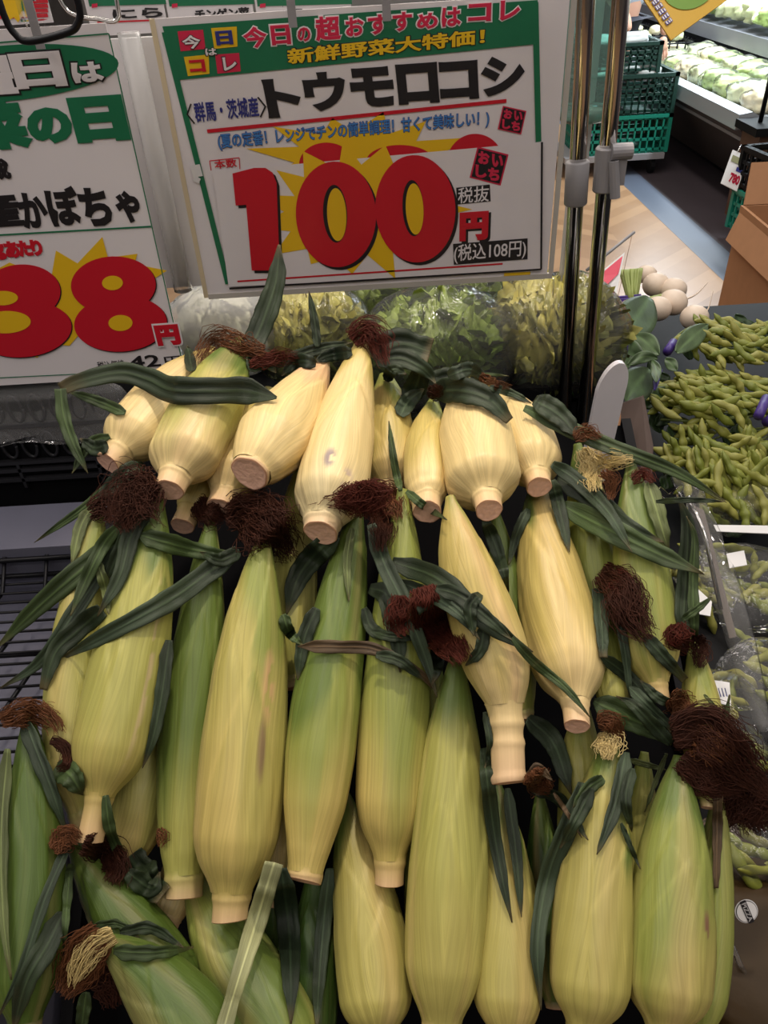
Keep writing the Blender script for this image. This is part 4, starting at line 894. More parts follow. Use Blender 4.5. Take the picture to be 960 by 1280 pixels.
for x in np.arange(-.90, -.37, .09): b.tube(spline([(x, .40, zt), (x + .012, .44, zt - .03), (x - .01, .50, zt - .038), (x + .0, .56, zt - .0)], 14), .0034, 6)
for z in (zt + .002, zt + .028): b.tube([(-.95, .728, z), (-.352, .728, z)], .0034, 6)
b.tube([(-.95, .60, zt - .004), (-.352, .60, zt - .004)], .003, 6); b.build('frame_wire', M['blackwire'], r, smooth=True)
r = thing('pierced_crate', 'black crate with rows of oval holes under the 38 yen sign', 'crate', (-.58, 1.0, .0))
b = MB(); b.box((-.95, .865, .0), (-.335, 1.2, 1.10)); b.build('body', M['blackplastic'], r)
b = MB(); ovm = pbr('crate_rib', (.022, .022, .025), .38)
for row, z in enumerate((.985, .932)):
    for x in np.arange(-.90, -.34, .0262):
        pts = [(x + .0088 * math.cos(a), .862, z + .0185 * math.sin(a)) for a in np.linspace(0, 2 * math.pi, 20)]; b.tube(pts, .0024, 6)
b.build('oval_rib', ovm, r, smooth=True)
b = MB()
for z in (.960, .905, .893, .878): b.box((-.95, .857, z), (-.335, .864, z + .005))
for x in np.arange(-.90, -.34, .105): b.box((x, .857, .868), (x + .004, .864, .905))
b.build('rail', ovm, r)
def bagmesh(c, ax, seed=0, n=26, m=40, ruff=.10, sq=.75, tilt=None):
    """crumpled pillow: superellipsoid with creases"""
    V = []
    for i in range(n):
        ph = -math.pi / 2 + math.pi * i / (n - 1)
        for j in range(m):
            th = 2 * math.pi * j / m; f = lambda x: math.copysign(abs(x) ** sq, x)
            V.append((f(math.cos(ph)) * f(math.cos(th)), f(math.cos(ph)) * f(math.sin(th)), f(math.sin(ph))))
    V = np.array(V); k = 1 + ruff * vnoise(V, 5, seed) + ruff * .6 * np.abs(vnoise(V, 11, seed + 1)) - ruff * .3
    V = V * k[:, None] * np.array(ax)
    if tilt is not None: V = V @ np.array(tilt).T
    return V + np.array(c), grid_faces(n, m, True)
V, Fc = bagmesh((-.44, .855, 1.01), (.13, .020, .055), 3, ruff=.14); V[:, 2] = np.minimum(V[:, 2], 1.03)
tag(mesh('plastic_bag', V + np.array([0, -.01, -.012]), Fc, M['bag']), 'crumpled clear bag hanging just below the bottom edge of the 38 yen sign', 'plastic bag')
# lettuce crate, lettuces in bags
crate('black lattice crate full of bagged lettuces below the red 100 sign', (-.0, 1.20, .70), (.60, .54, .24), M['blackplastic'], rows=4, step=.03)
b = MB(); b.box((-.32, .858, 0), (.32, 1.50, .698)); tag(b.build('plinth', M['blackplastic']), 'black plinth carrying the lettuce crate behind the corn bin', 'plinth')
def rufleaf(rg, c, R, a, e, sz, frill):
    """one frilly lettuce leaf lying on a sphere of radius R around c, base at azimuth a / elevation e"""
    n, m = 9, 17; V = np.zeros((n, m, 3)); W_ = np.zeros((n, m))
    for i in range(n):
        for j in range(m):
            s, x = i / (n - 1), (j / (m - 1) - .5) * 2; wd = sz * math.sin(math.pi * min(.94, .18 + .70 * s)) ** .7
            ed = max(abs(x) ** 2, max(0, s - .5) * 2); r = R * (1 + frill * ed * math.sin(11 * x + 7 * s + a * 3) + frill * .6 * ed * math.sin(25 * x + 9 * s + a) + .10 * ed)
            el = e - .3 + sz * 1.25 * s; az = a + x * wd * .75 / max(.35, math.cos(min(1.3, abs(el))))
            V[i, j] = c + r * np.array([math.cos(el) * math.cos(az), math.cos(el) * math.sin(az), math.sin(el)]); W_[i, j] = s * .55 + .45 * ed
    return V.reshape(-1, 3), W_.reshape(-1)
def lettuce(u, v, t, R, label, inner, outer, seed, nleaf=110, white=False, wide=1.12, frill=.17):
    c = at(u, v, t); rg = np.random.RandomState(seed); root = thing('bagged_lettuce', label, 'lettuce', (c[0], c[1], c[2] - R), 'bagged lettuces behind the corn')
    Vs = []; Fs = []; Cs = []; nn = 0
    for k in range(nleaf):
        a = rg.uniform(0, 2 * math.pi); e = rg.uniform(-.9, 1.25); rr = R * rg.uniform(.72, 1.0)
        V, w = rufleaf(rg, c, rr, a, e, rg.uniform(.32, .62), frill); hi = np.clip((V[:, 2] - c[2]) / R * .55 + .35 + rg.uniform(-.25, .25), 0, 1)[:, None]
        col = np.array(outer) * (1 - hi) + np.array(inner) * hi; col = col * (.75 + .4 * w[:, None]) * rg.uniform(.8, 1.15)
        Vs.append(V); Cs.append(col); Fs += [tuple(i + nn for i in f) for f in grid_faces(9, 17)]; nn += len(V)
    V = np.vstack(Vs); V = c + (V - c) * np.array([wide, .95, .95])
    h = mesh('lettuce_head', V, Fs, M['plain'], root, col=np.vstack(Cs), uv=V[:, [0, 2]] * 10)
    V, Fc = bagmesh(c, (R * 1.22 * wide, R * 1.12, R * 1.16), seed + 5, 34, 54, .055, .85)
    mesh('plastic_bag', V, Fc, M['bagwhite' if white else 'clear'], root, label='clear crinkled bag'); return root
YEL, LG, DG = (.58, .52, .13), (.26, .34, .055), (.045, .095, .018)
lettuce(690, 425, 1.08, .078, 'large lettuce with yellow top and dark frilly base behind the chrome poles', YEL, DG, 1, 150, frill=.22)
lettuce(548, 440, 1.06, .078, 'dark green frilly lettuce in front, right of the tallest ear tip', LG, DG, 2, 140)
lettuce(572, 388, 1.26, .075, 'bright green lettuce in the back row left of the large yellow topped lettuce', LG, LG, 3, 100)
lettuce(388, 420, 1.07, .062, 'yellowish lettuce in a bag between the two leaves standing against the sign', YEL, LG, 4, 100)
lettuce(440, 388, 1.22, .068, 'bright green lettuce behind the tip of the tallest top row ear', LG, LG, 5, 100)
lettuce(282, 412, 1.05, .058, 'pale cabbage in a cloudy white bag beside the 38 yen sign', (.62, .60, .45), (.42, .46, .24), 6, 70, True, frill=.05)
# chrome poles with grey collars
YP = .885
for (u0, u1, lab, k) in ((733, 705, 'left chrome pole with plain round grey collar, right of the 100 yen sign', 0), (776, 730, 'right chrome pole with grey clamp lever, right of the 100 yen sign', 1)):
    a = aty(u0, 0, YP); c = aty(u1, 520, YP); d = (a - c) / (a[2] - c[2]); top = a + d * .9; bot = c - d * (c[2] - .712)
    r = thing('chrome_pole', lab, 'pole', tuple(bot)); b = MB(); b.tube([bot, top], .0088, 20); b.build('tube', M['chrome'], r, smooth=True)
    mid = aty(718 if k == 0 else 752, 229 if k == 0 else 212, YP); mid = c + d * (mid[2] - c[2])
    b = MB(); L = d / np.linalg.norm(d); b.tube([mid - L * .023, mid - L * .0215, mid + L * .0215, mid + L * .023], [.0115, .0128, .0128, .0115], 24)
    if k:
        q = mid + np.array([.006, -.006, .004]); b.box(tuple(q + np.array([-.004, -.008, -.018])), tuple(q + np.array([.012, .004, .022]))); b.tube([q + np.array([-.006, -.005, .016]), q + np.array([.016, -.005, .016])], .0085, 16); b.tube([q + np.array([-.003, -.009, .008]), q + np.array([.003, -.011, -.030])], .0055, 10)
    b.build('collar', M['greyplastic'], r, smooth=(k == 0)); b = MB(); b.tube([bot - [0, 0, .012], bot + [0, 0, .0]], .0098, 24); b.build('foot_plate', M['greyplastic'], r, smooth=False)
# clear hanging canister and the pale board behind the poles
c = aty(728, 150, 1.0); r = thing('clear_canister', 'clear tall canister with thick teal bottom hanging behind the chrome poles', 'canister', tuple(c))
def lathe(prof, c, n=32):
    th = np.linspace(0, 2 * math.pi, n, endpoint=False); V = np.array([[(c[0] + r * math.cos(a), c[1] + r * math.sin(a), c[2] + z) for a in th] for r, z in prof]).reshape(-1, 3); return V, grid_faces(len(prof), n, True)
V, Fc = lathe([(.0, 0), (.026, 0), (.031, .004), (.032, .02), (.0315, .06), (.032, .30)], c); mesh('outer_wall', V, Fc, M['teal_clear'], r)
V, Fc = lathe([(.0, .012), (.024, .013), (.0285, .02), (.029, .30)], c); mesh('inner_wall', V, Fc, M['teal_clear'], r)
V, Fc = lathe([(.0, .002), (.027, .003), (.0305, .008), (.0305, .014), (0, .014)], c); mesh('thick_base', V, Fc, film('teal_base', .35, (.45, .75, .68), bump=.1), r)
V, Fc = lathe([(.0325, .048), (.0332, .050), (.0325, .052)], c); mesh('ring', V, Fc, M['teal_clear'], r)
a = aty(702, 345, 1.02); q = aty(724, 150, 1.02); b = MB(); b.box((a[0], 1.02, a[2] - .2), (a[0] + .020, 1.035, q[2] + .4)); tag(b.build('support_post', pbr('pale_post', (.50, .47, .46), .5)), 'pale grey upright post between the 100 yen sign and the poles', 'post')
# white rounded divider plate and price sleeve leaning by the lettuce
c = at(757, 506, .90); b = []; w, h = .0165, .055
pl = [(-w, -h)] + [(w * math.cos(x) * -1, h * .35 + h * .65 * math.sin(x)) for x in np.linspace(0, math.pi, 20)] + [(w, -h)]
n_ = len(pl); V = [(c[0] + x, c[1] + y, c[2] + z - .002 * 0) for y in (-.004, .004) for x, z in pl]; Fc = [tuple(range(n_)), tuple(range(2 * n_ - 1, n_ - 1, -1))] + [(i, i + n_, (i + 1) % n_ + n_, (i + 1) % n_) for i in range(n_)]
V = np.array(V); V[:, 0] += (V[:, 2] - c[2]) * .16; V[[0, n_ - 1, n_, 2 * n_ - 1], 2] -= .12
tag(mesh('divider_plate', V, Fc, pbr('white_plate', (.74, .71, .74), .4, nscale=60, namt=.05), smooth=False), 'white round topped divider plate standing right of the pole feet', 'divider plate')
P4 = [at(737, 330, 1.14), at(791, 288, 1.14), at(772, 372, 1.10), at(748, 398, 1.08)]
r = thing('price_sleeve', 'clear price sleeve with slanting red card leaning over the lettuce bag', 'price card', tuple(P4[3]))
fw = np.cross(P4[1] - P4[0], P4[3] - P4[0]); fw /= np.linalg.norm(fw)
b = MB(); V = np.array(P4); b.add(np.vstack([V, V + fw * .002]), [(0, 1, 2, 3), (7, 6, 5, 4), (0, 4, 5, 1), (1, 5, 6, 2), (2, 6, 7, 3), (3, 7, 4, 0)]); b.build('clear_pocket', M['sleeve'], r)
def bil(a, c_): return (V[0] * (1 - a) + V[1] * a) * (1 - c_) + (V[3] * (1 - a) + V[2] * a) * c_
V = V + fw * -.0012; b = MB(); b.add([bil(.12, .3), bil(.9, .3), bil(.9, .95), bil(.12, .95)], [(0, 1, 2, 3)]); b.build('card', M['labelwhite'], r, smooth=False)
V = V + fw * -.0006; b = MB(); b.add([bil(.15, .34), bil(.86, .34), bil(.82, .60), bil(.15, .62)], [(0, 1, 2, 3)]); b.add([bil(.2, .7), bil(.5, .7), bil(.5, .82), bil(.2, .84)], [(0, 1, 2, 3)]); b.build('red_print', M['pinkred'], r, smooth=False)
b = MB(); b.tube([at(733, 338, 1.138), at(793, 290, 1.138)], .0022, 8); b.build('rod', M['greyplastic'], r, smooth=True)
# ------------------------------------------------------------------ produce table on the right
r = thing('produce_table', 'low dark table at the right holding green soybeans and bagged vegetables', 'table', (.8, 1.05, 0))
b = MB(); b.box((.365, .25, .68), (1.35, 1.66, .71)); b.build('table_top', M['blackplastic'], r)
for x in (.39, 1.31):
    for y in (.28, 1.62): b = MB(); b.box((x - .02, y - .02, 0), (x + .02, y + .02, .68)); b.build('leg', M['blackplastic'], r)
tt_ = lambda v, z: (z - 1.45) / (ray(880, v)[2])
def podmesh(L=.056, R=.0068, bend=.006, n=22, m=10, k=3):
    s = np.linspace(0, 1, n); rad = R * np.sin(math.pi * np.clip(s, .0, 1)) ** .45 * (.84 + .16 * np.cos(2 * math.pi * (k * s - .5))) ; rad[0] = R * .12; rad[-1] = R * .10
    P = np.stack([(s - .5) * L, bend * np.sin(math.pi * s) - bend / 2, 0 * s], 1)
    V, Fc = tube_mesh(P, rad, m); V = V.copy(); V[:, 2] *= .72; return V, Fc
PODG = [(.22, .245, .034), (.27, .275, .044), (.185, .215, .028), (.30, .29, .06)]
POD = []
rg = np.random.RandomState(5)
for i in range(12):
    V, Fc = podmesh(rg.uniform(.046, .062), rg.uniform(.0068, .0082), rg.uniform(-.010, .012), k=rg.choice([2, 3, 3])); me = bpy.data.meshes.new('pod'); me.from_pydata(V.tolist(), [], Fc); me.polygons.foreach_set('use_smooth', [True] * len(me.polygons))
    if i < 4: M['pod%d' % i] = pbr('soybean_pod', PODG[i], .5, nscale=90, namt=.16, bump=.25)
    me.materials.append(M['pod%d' % (i % 4)]); POD.append(me)
def add_pod(root, p, ang, tilt, roll, sc=1.0):
    o = bpy.data.objects.new('pod', POD[rg.randint(len(POD))]); COL.objects.link(o); o.parent = root
    # ang: direction in the picture plane
    d = math.cos(ang) * _R + math.sin(ang) * _U; d = d + tilt * _F; d /= np.linalg.norm(d); z = -_F + rg.normal(size=3) * .35; z -= d * np.dot(z, d); z /= np.linalg.norm(z); y = np.cross(z, d)
    o.matrix_world = Matrix.Translation(Vector(p)) @ Matrix((tuple(np.r_[d[0], y[0], z[0]]), tuple(np.r_[d[1], y[1], z[1]]), tuple(np.r_[d[2], y[2], z[2]]))).to_4x4() @ Matrix.Scale(sc, 4)
    mw = o.matrix_world.copy(); o.matrix_basis = Matrix.Translation(-Vector(ORG[root.name])) @ mw
    return o
def blade(root, pts, w, t, col, nm='leaf', fold=.15):
    """broad oval leaf; pts px base->tip, w px, t depth (or pair)"""
    n, m = 20, 9; pp = spline(pts, n); tp = np.linspace(t[0], t[1], n) if isinstance(t, tuple) else np.full(n, t)
    tg = np.gradient(pp, axis=0); tg /= np.linalg.norm(tg, axis=1)[:, None]; nr = np.stack([-tg[:, 1], tg[:, 0]], 1); V = []; Cc = []
    for i in range(n):
        s = i / (n - 1); wd = w / 2 * (math.sin(math.pi * min(1, .04 + .96 * s)) ** .75 if s < 1 else .03)
        for j in range(m):
            x = (j / (m - 1) - .5) * 2; c = at(pp[i][0] + nr[i][0] * wd * x, pp[i][1] + nr[i][1] * wd * x, tp[i] - fold * abs(x) * wd * tp[i] / FPX + .0015 * math.sin(9 * s + 4 * x)); V.append(c); Cc.append(np.array(col) * (1.5 if abs(x) < .15 else .9 + .2 * math.sin(12 * s + 3 * abs(x))))
    return mesh(nm, V, grid_faces(n, m), M['plain'], root, col=Cc, uv=np.array(V)[:, [0, 2]] * 12, solid=.0007)
def edamame(label, region, npod, zs, ang, stems, tape, leaves, seed, spread=.5):
    global rg
    rg = np.random.RandomState(seed); u0, v0, u1, v1 = region; c = at((u0 + u1) / 2, (v0 + v1) / 2, tt_((v0 + v1) / 2, zs))
    root = thing('soybean_bunch', label, 'green soybeans', (c[0], c[1], .71), 'bunches of green soybeans on the right table')
    b = MB()
    for k in range(stems[0]):
        (ax_, ay_), (bx, by) = stems[1], (rg.uniform(u0, u1), rg.uniform(v0, v1)); mx, my = (ax_ + bx) / 2, (ay_ + by) / 2 + rg.uniform(-8, 8)
        pts = [at(x, y, tt_(y, zs - .012)) for x, y in ((ax_, ay_ + rg.uniform(-4, 4)), (mx, my), (bx, by))]; b.tube(spline(pts, 8), .0017, 6)
    b.build('stem', M['stemg'], root, smooth=True)
    N_ = npod; k = 0
    for i in range(N_ * 3):
        if k >= N_: break
        u, v = rg.uniform(u0, u1), rg.uniform(v0, v1); e = ((u - (u0 + u1) / 2) / (u1 - u0) * 2) ** 2 + ((v - (v0 + v1) / 2) / (v1 - v0) * 2) ** 2
        if e > 1.25: continue
        z = zs + .02 * (1 - e) + rg.uniform(-.012, .010); k += 1
        a = math.radians(ang + rg.normal() * spread * 50); add_pod(root, at(u, v, tt_(v, z)), a, rg.uniform(-.5, .3), 0, rg.uniform(.9, 1.12))
    if tape:
        a, bb = tape; b = MB(); pts = [at(a[0], a[1], tt_(a[1], zs + .022)), at(bb[0], bb[1], tt_(bb[1], zs + .022))]; b.tube(pts, .0075, 14); b.build('tape', M['purple'], root, smooth=True, label='purple binding tape')
    for (pts, w, dz, col) in leaves:
        ts = tuple(tt_(p[1], zs + dz) for p in (pts[0], pts[-1])); blade(root, pts, w, ts, col)
    # tangle of leaves underneath
    for k in range(14):
        u, v = rg.uniform(u0 - 8, u1), rg.uniform(v0, v1 + 6); a = rg.uniform(0, 6.28); L = rg.uniform(18, 30)
        blade(root, [(u, v), (u + L * .5 * math.cos(a), v + L * .5 * math.sin(a)), (u + L * math.cos(a), v + L * math.sin(a))], rg.uniform(16, 26), tt_(v, zs - .022), (.030, .060, .018))
    return root
M['stemg'] = pbr('soybean_stem', (.16, .20, .05), .55)
BL = (.055, .095, .035); BL2 = (.085, .135, .055)
edamame('farthest bunch of green soybeans, broad leaves and purple tape, below the white turnips', (862, 402, 985, 452), 50, .83, -25, (7, (840, 428)), ((834, 440), (842, 428)),
        [([(812, 372), (797, 395), (776, 425)], 52, .05, BL), ([(845, 440), (870, 418), (885, 405)], 26, .035, BL2), ([(795, 418), (810, 430), (824, 444)], 26, .045, BL2), ([(822, 448), (805, 446), (784, 456)], 15, .05, BL2), ([(816, 450), (820, 462), (820, 478)], 14, .05, BL2), ([(832, 448), (840, 456), (846, 464)], 16, .04, BL2), ([(805, 450), (785, 440), (766, 425)], 34, .03, BL), ([(812, 462), (796, 480), (782, 502)], 42, .03, BL), ([(790, 425), (778, 445), (784, 462)], 40, .02, BL)], 11)
edamame('fan shaped middle bunch of green soybeans tied with purple tape on the right', (824, 462, 958, 530), 72, .815, -12, (9, (955, 515)), ((948, 520), (958, 498)), [([(818, 488), (822, 470), (828, 462)], 8, .05, (.05, .03, .18)), ([(812, 500), (826, 496), (836, 484)], 30, .01, BL)], 12, .42)
edamame('bunch of stubby green soybean pods below the fan shaped bunch', (830, 536, 972, 606), 84, .79, -50, (8, (968, 535)), ((958, 528), (972, 516)), [], 13, .7)
edamame('nearest loose bunch of curved soybean pods beside the clear sleeve', (870, 600, 975, 648), 30, .765, -70, (7, (930, 610)), None, [], 14, .6)
# turnips
def turnip(root, u, v, R, t, tail=None):
    c = at(u, v, t); n = 18; V, Fc = lathe([(R * math.sin(x) ** .9 * (1 if x > 0 else 0), -R * .86 * math.cos(x)) for x in np.linspace(0.001, math.pi - .001, n)], c, 24)
    o = mesh('turnip', V, Fc, M['turnip'], root)
    if tail: b = MB(); b.tube(spline([at(a, bb, t) for a, bb in tail], 12), np.linspace(.0022, .0006, 12), 6); b.build('root_tail', M['turnip'], o, smooth=True)
tz = lambda v: (.80 - 1.45) / ray(820, v)[2]
for lab, lst, stem, tape in (('bunch of white turnips with cut green stalks and purple tape, left one of two', ((808, 343, .022), (820, 356, .028), (790, 388, .026), (822, 386, .027)), [(775, 338), (802, 336), (784, 370), (796, 372)], ((770, 371), (801, 369))),
                             ('bunch of white turnips with long root tails, near the cardboard box', ((842, 362, .027), (841, 378, .029), (868, 397, .027)), [(830, 368), (824, 374), (810, 374), (815, 380)], None)):
    c = at(lst[0][0], lst[0][1], tz(lst[0][1])); r = thing('turnip_bunch', lab, 'turnips', (c[0], c[1], .72), 'bunches of white turnips')
    for i, (u, v, R) in enumerate(lst): turnip(r, u, v, R, tz(v) * .985, [(868, 397), (884, 388), (892, 362)] if u == 868 else ([(852, 376), (870, 368), (886, 352)] if u == 841 else None))
    b = MB(); rs_ = np.random.RandomState(3)
    for k in range(16):
        w_ = k / 15; a = np.array(stem[0]) * (1 - w_) + np.array(stem[1]) * w_; q = np.array(stem[2]) * (1 - w_) + np.array(stem[3]) * w_; tq = tz(370) * .975 + rs_.uniform(-.01, .01)
        b.tube(spline([at(*(q + [0, 8]), tq), at(*q, tq - .01), at(*a, tq + rs_.uniform(-.01, .03))], 8), .0032, 6)
    b.build('stalk', pbr('turnip_stalk', (.30, .36, .10), .5), r, smooth=True)
    if tape:
        b = MB(); tq = tz(370) * .972
        for k in range(3): b.tube([at(tape[0][0] + k, tape[0][1] + 1 + k * 3, tq - .01), at(tape[1][0], tape[1][1] + k * 3, tq - .01)], .0028, 8)
        b.build('tape', M['purple'], r, smooth=True, label='purple tape')
# cardboard tray wall by the soybeans
c0, c1 = at(783, 510, 1.02), at(812, 600, .94)
r = thing('cardboard_tray', 'open cardboard tray with dark cut edge beside the white divider plate', 'cardboard tray', (c0[0], c0[1], .71))
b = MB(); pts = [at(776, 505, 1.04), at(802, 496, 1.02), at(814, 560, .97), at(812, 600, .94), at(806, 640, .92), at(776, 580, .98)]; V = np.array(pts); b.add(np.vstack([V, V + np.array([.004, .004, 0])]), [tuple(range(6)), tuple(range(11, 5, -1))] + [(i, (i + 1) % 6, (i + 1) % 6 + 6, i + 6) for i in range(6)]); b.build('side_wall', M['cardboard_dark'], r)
b = MB(); pts = [at(770, 515, 1.06), at(786, 507, 1.06), at(794, 560, 1.02), at(778, 580, 1.0)]; V = np.array(pts); b.add(np.vstack([V, V + np.array([.004, .004, 0])]), [(0, 1, 2, 3), (7, 6, 5, 4)] + [(i, (i + 1) % 4, (i + 1) % 4 + 4, i + 4) for i in range(4)]); b.build('end_wall', M['cardboard'], r)
# bagged vegetables on the near right
def podbag(label, u, v, ax, rz, npod, seed, mat='clear', lab=None, cols=None, z=.735):
    global rg
    rg = np.random.RandomState(seed); t = (z - 1.45) / ray(u, v)[2]; c = at(u, v, t); root = thing('vegetable_bag', label, 'bagged vegetables', (c[0], c[1], .71), 'clear vegetable bags on the right table')
    for k in range(npod):
        d = rg.normal(size=3) * np.array([.40, .40, .25]); p = c + rot(rz) @ (d * np.array(ax)); o = add_pod(root, p, rg.normal() * .6 - .5, rg.uniform(-.3, .3), 0, rg.uniform(.8, 1.05))
    V, Fc = bagmesh(c, ax, seed, 24, 40, .09, .8, rot(rz)); mesh('plastic_bag', V, Fc, M[mat], root)
    if lab:
        q = [at(a, bb, (z + ax[2] * 1.02 + .003 - 1.45) / ray(a, bb)[2]) for a, bb in lab]; b = MB(); V = np.array(q); b.add(np.vstack([V, V - [0, 0, .001]]), [(0, 1, 2, 3), (7, 6, 5, 4)] + [(i, (i + 1) % 4, (i + 1) % 4 + 4, i + 4) for i in range(4)]); b.build('label_strip', M['labelwhite'], root, smooth=False)
    return root
podbag('clear bag of green pods with white strip below, under the loose soybean pods', 932, 630, (.085, .045, .03), .1, 16, 21, lab=[(892, 656), (966, 657), (966, 667), (896, 664)], z=.755)
podbag('clear bag of yellowish pods right of the clear sleeve top', 940, 735, (.07, .075, .03), .0, 26, 22, lab=[(908, 692), (930, 688), (934, 706), (912, 710)])
podbag('clear bag of yellowish pods right of the clear sleeve bottom', 968, 850, (.06, .055, .03), .2, 16, 23)
podbag('clear bag seen in the gap between the corn leaves and the clear sleeve', 880, 725, (.035, .055, .03), .0, 10, 24, lab=[(868, 732), (890, 752), (888, 770), (866, 766)])
podbag('clear bag with white label and orange dot beside the brown corn silk', 905, 890, (.045, .055, .028), .1, 12, 25, lab=[(870, 847), (912, 853), (914, 882), (872, 874)])
podbag('glossy clear bag of green pods just above the gold bag', 936, 1060, (.05, .03, .025), -.1, 12, 26)
podbag('clear bag of pale vegetables right under the brown corn silk', 912, 940, (.04, .03, .025), .0, 8, 27)
t = (.765 - 1.45) / ray(885, 862)[2]; r = [o for o in bpy.data.objects if o.get('label', '').startswith('clear bag with white label and orange')][0]
b = MB(); b.tube([at(882, 859, t * .99), at(882, 859, t * .985)], .0042, 14); b.build('dot', pbr('orange_dot', (.75, .25, .05), .5), r, smooth=False)
b = MB()
for k in range(3): b.tube([at(898 + 4 * k, 860, t * .988), at(902 + 4 * k, 874, t * .988)], .0006, 4)
b.build('small_print', M['navy'], r)
# gold bag with round badge
c = at(940, 1170, .69); r = thing('snack_bag', 'gold brown glossy bag with round white and black badge at lower right', 'bag', (c[0], c[1], .71), None)
V, Fc = bagmesh(c, (.055, .085, .016), 31, 24, 40, .06, .6, rot(-.5)); mesh('pouch', V, Fc, pbr('gold_film', (.042, .023, .006), .42, spec=.15, nscale=25, namt=.5, bump=.3), r)
e1 = _R * .97; e2 = _U
def badge(pts, nm, mat, dz): 
    b = MB(); cc = at(933, 1139, .632) ; V = np.array([cc + e1 * x + e2 * y - _F * dz for x, y in pts]); b.add(V, [tuple(range(len(V)))]); b.build(nm, mat, r, smooth=False)
ci = lambda R_, n=36: [(R_ * math.cos(a), R_ * math.sin(a)) for a in np.linspace(0, 2 * math.pi, n, endpoint=False)]
badge(ci(.0098), 'badge', M['labelwhite'], 0); badge(ci(.0090), 'badge_ring', M['black'], .0004); badge(ci(.0085), 'badge_ground', M['labelwhite'], .0008)
an = math.radians(-66); ca, sa = math.cos(an), math.sin(an); L, H = .0098, .0026
badge([(x * ca - y * sa, x * sa + y * ca) for x, y in ((-L, -H), (L, -H), (L, H), (-L, H))], 'badge_banner', M['black'], .0012)
V, Fc = text_geo('PIZZA', .02); mn, mx = V.min(0), V.max(0); w = (V - mn) / (mx - mn + 1e-9) - .5; cc = at(933, 1139, .632); b = MB()
b.add([cc + e1 * ((x * 2 * L * .82) * ca - y * H * 1.5 * sa) + e2 * ((x * 2 * L * .82) * sa + y * H * 1.5 * ca) - _F * .0016 for x, y, z in w], Fc); b.build('badge_lettering', M['labelwhite'], r, smooth=False)
b = MB(); b.tube([at(889, 1122, .66), at(925, 1205, .655), at(962, 1275, .65)], .0022, 8); b.build('seam', M['clear'], r, smooth=True)
V, Fc = bagmesh(at(905, 1200, .70), (.02, .09, .014), 33, 20, 30, .06, .6, rot(-.25)); tag(mesh('snack_bag', V, Fc, pbr('brown_film', (.06, .035, .018), .4, spec=.3, nscale=25, namt=.4, bump=.4)), 'narrow brown glossy bag wedged between corn and the badged gold bag', 'bag')
b = MB(); b.box((.30, .50, .712), (.62, .52, .745)); tag(b.build('divider_rail', M['blackplastic']), 'black rail on the right table between pod bag and gold bag', 'rail')
# clear price card sleeve on a rod, right edge of the corn
path = [(848, 592), (866, 622), (884, 668), (905, 730), (926, 800), (944, 870), (956, 915)]; wd = [18, 26, 30, 34, 32, 26, 16]
pp = spline(path, 40); ww = np.interp(np.linspace(0, 1, 40), np.linspace(0, 1, 7), wd); V = []
rs_ = np.random.RandomState(8)
for i in range(40):
    t = .80 + (.74 - .80) * i / 39
    for j in range(9):
        x = j / 8 - .5; cr = math.exp(-((i - 4) / 3.) ** 2) + math.exp(-((i - 13) / 2.5) ** 2); V.append(at(pp[i][0] + ww[i] * x * (1 + .35 * cr * math.sin(j * 2.1 + i)), pp[i][1] - ww[i] * x * .45, t - .006 * math.cos(x * 3) + .007 * cr * math.sin(j * 3 + i * 1.7)))
r = thing('card_sleeve', 'empty clear plastic card sleeve on a thin rod along the right side of the corn', 'card sleeve', tuple(at(956, 915, .74)))
mesh('pocket', V, grid_faces(40, 9), film('crisp_sleeve', .05, bump=.5, bscale=30), r, solid=.0012)
b = MB(); b.tube([at(860, 620, .795), at(880, 664, .785), at(901, 762, .77)], .0022, 8); b.build('rod', M['chrome'], r, smooth=True)
b = MB(); V = np.array([at(a, c_, t) for a, c_, t in ((868, 632, .80), (880, 638, .80), (921, 796, .768), (912, 798, .768))]); b.add(np.vstack([V, V + _F * .001]), [(0, 1, 2, 3), (7, 6, 5, 4)] + [(i, (i + 1) % 4, (i + 1) % 4 + 4, i + 4) for i in range(4)]); b.build('inner_card', pbr('taupe_card', (.16, .13, .11), .5), r, smooth=False)
b = MB(); c = at(822, 618, .84); b.tube([at(824, 612, .84), at(836, 622, .83), at(850, 612, .82)], .004, 8); b.build('clip', M['sleeve'], r, smooth=True)
# ------------------------------------------------------------------ the aisle beyond: crates, open chiller, shopper
gb = 'crates on the floor by the chiller'
# cardboard box on the floor
r = thing('cardboard_box', 'open brown cardboard box with raised flap behind the soybeans', 'cardboard box', (1.40, 2.24, 0))
Mx = place((1.40, 2.24, .32), -.05); b = MB()
for lo, hi in (((-.22, -.22, -.32), (.30, -.212, .36)), ((-.22, .212, -.32), (.30, .22, .36)), ((-.228, -.22, -.32), (-.22, .22, .36)), ((.30, -.22, -.32), (.308, .22, .36)), ((-.22, -.22, 0), (.30, .22, .008))): b.box(lo, hi, Mx)
b.build('body', M['cardboard'], r)
for V in ([(-.22, -.22, .36), (.30, -.22, .36), (.30, -.30, .45), (-.20, -.30, .45)], [(-.22, .22, .36), (-.22, -.22, .36), (-.26, -.20, .26), (-.26, .20, .26)], [(-.22, .22, .36), (.30, .22, .36), (.28, .28, .47), (-.20, .28, .47)]):
    V = xf(Mx, V); n = np.cross(V[1] - V[0], V[2] - V[0]); n /= np.linalg.norm(n); b = MB(); b.add(np.vstack([V, V + n * .005]), [(0, 1, 2, 3), (7, 6, 5, 4)] + [(i, (i + 1) % 4, (i + 1) % 4 + 4, i + 4) for i in range(4)]); b.build('flap', M['cardboard'], r)
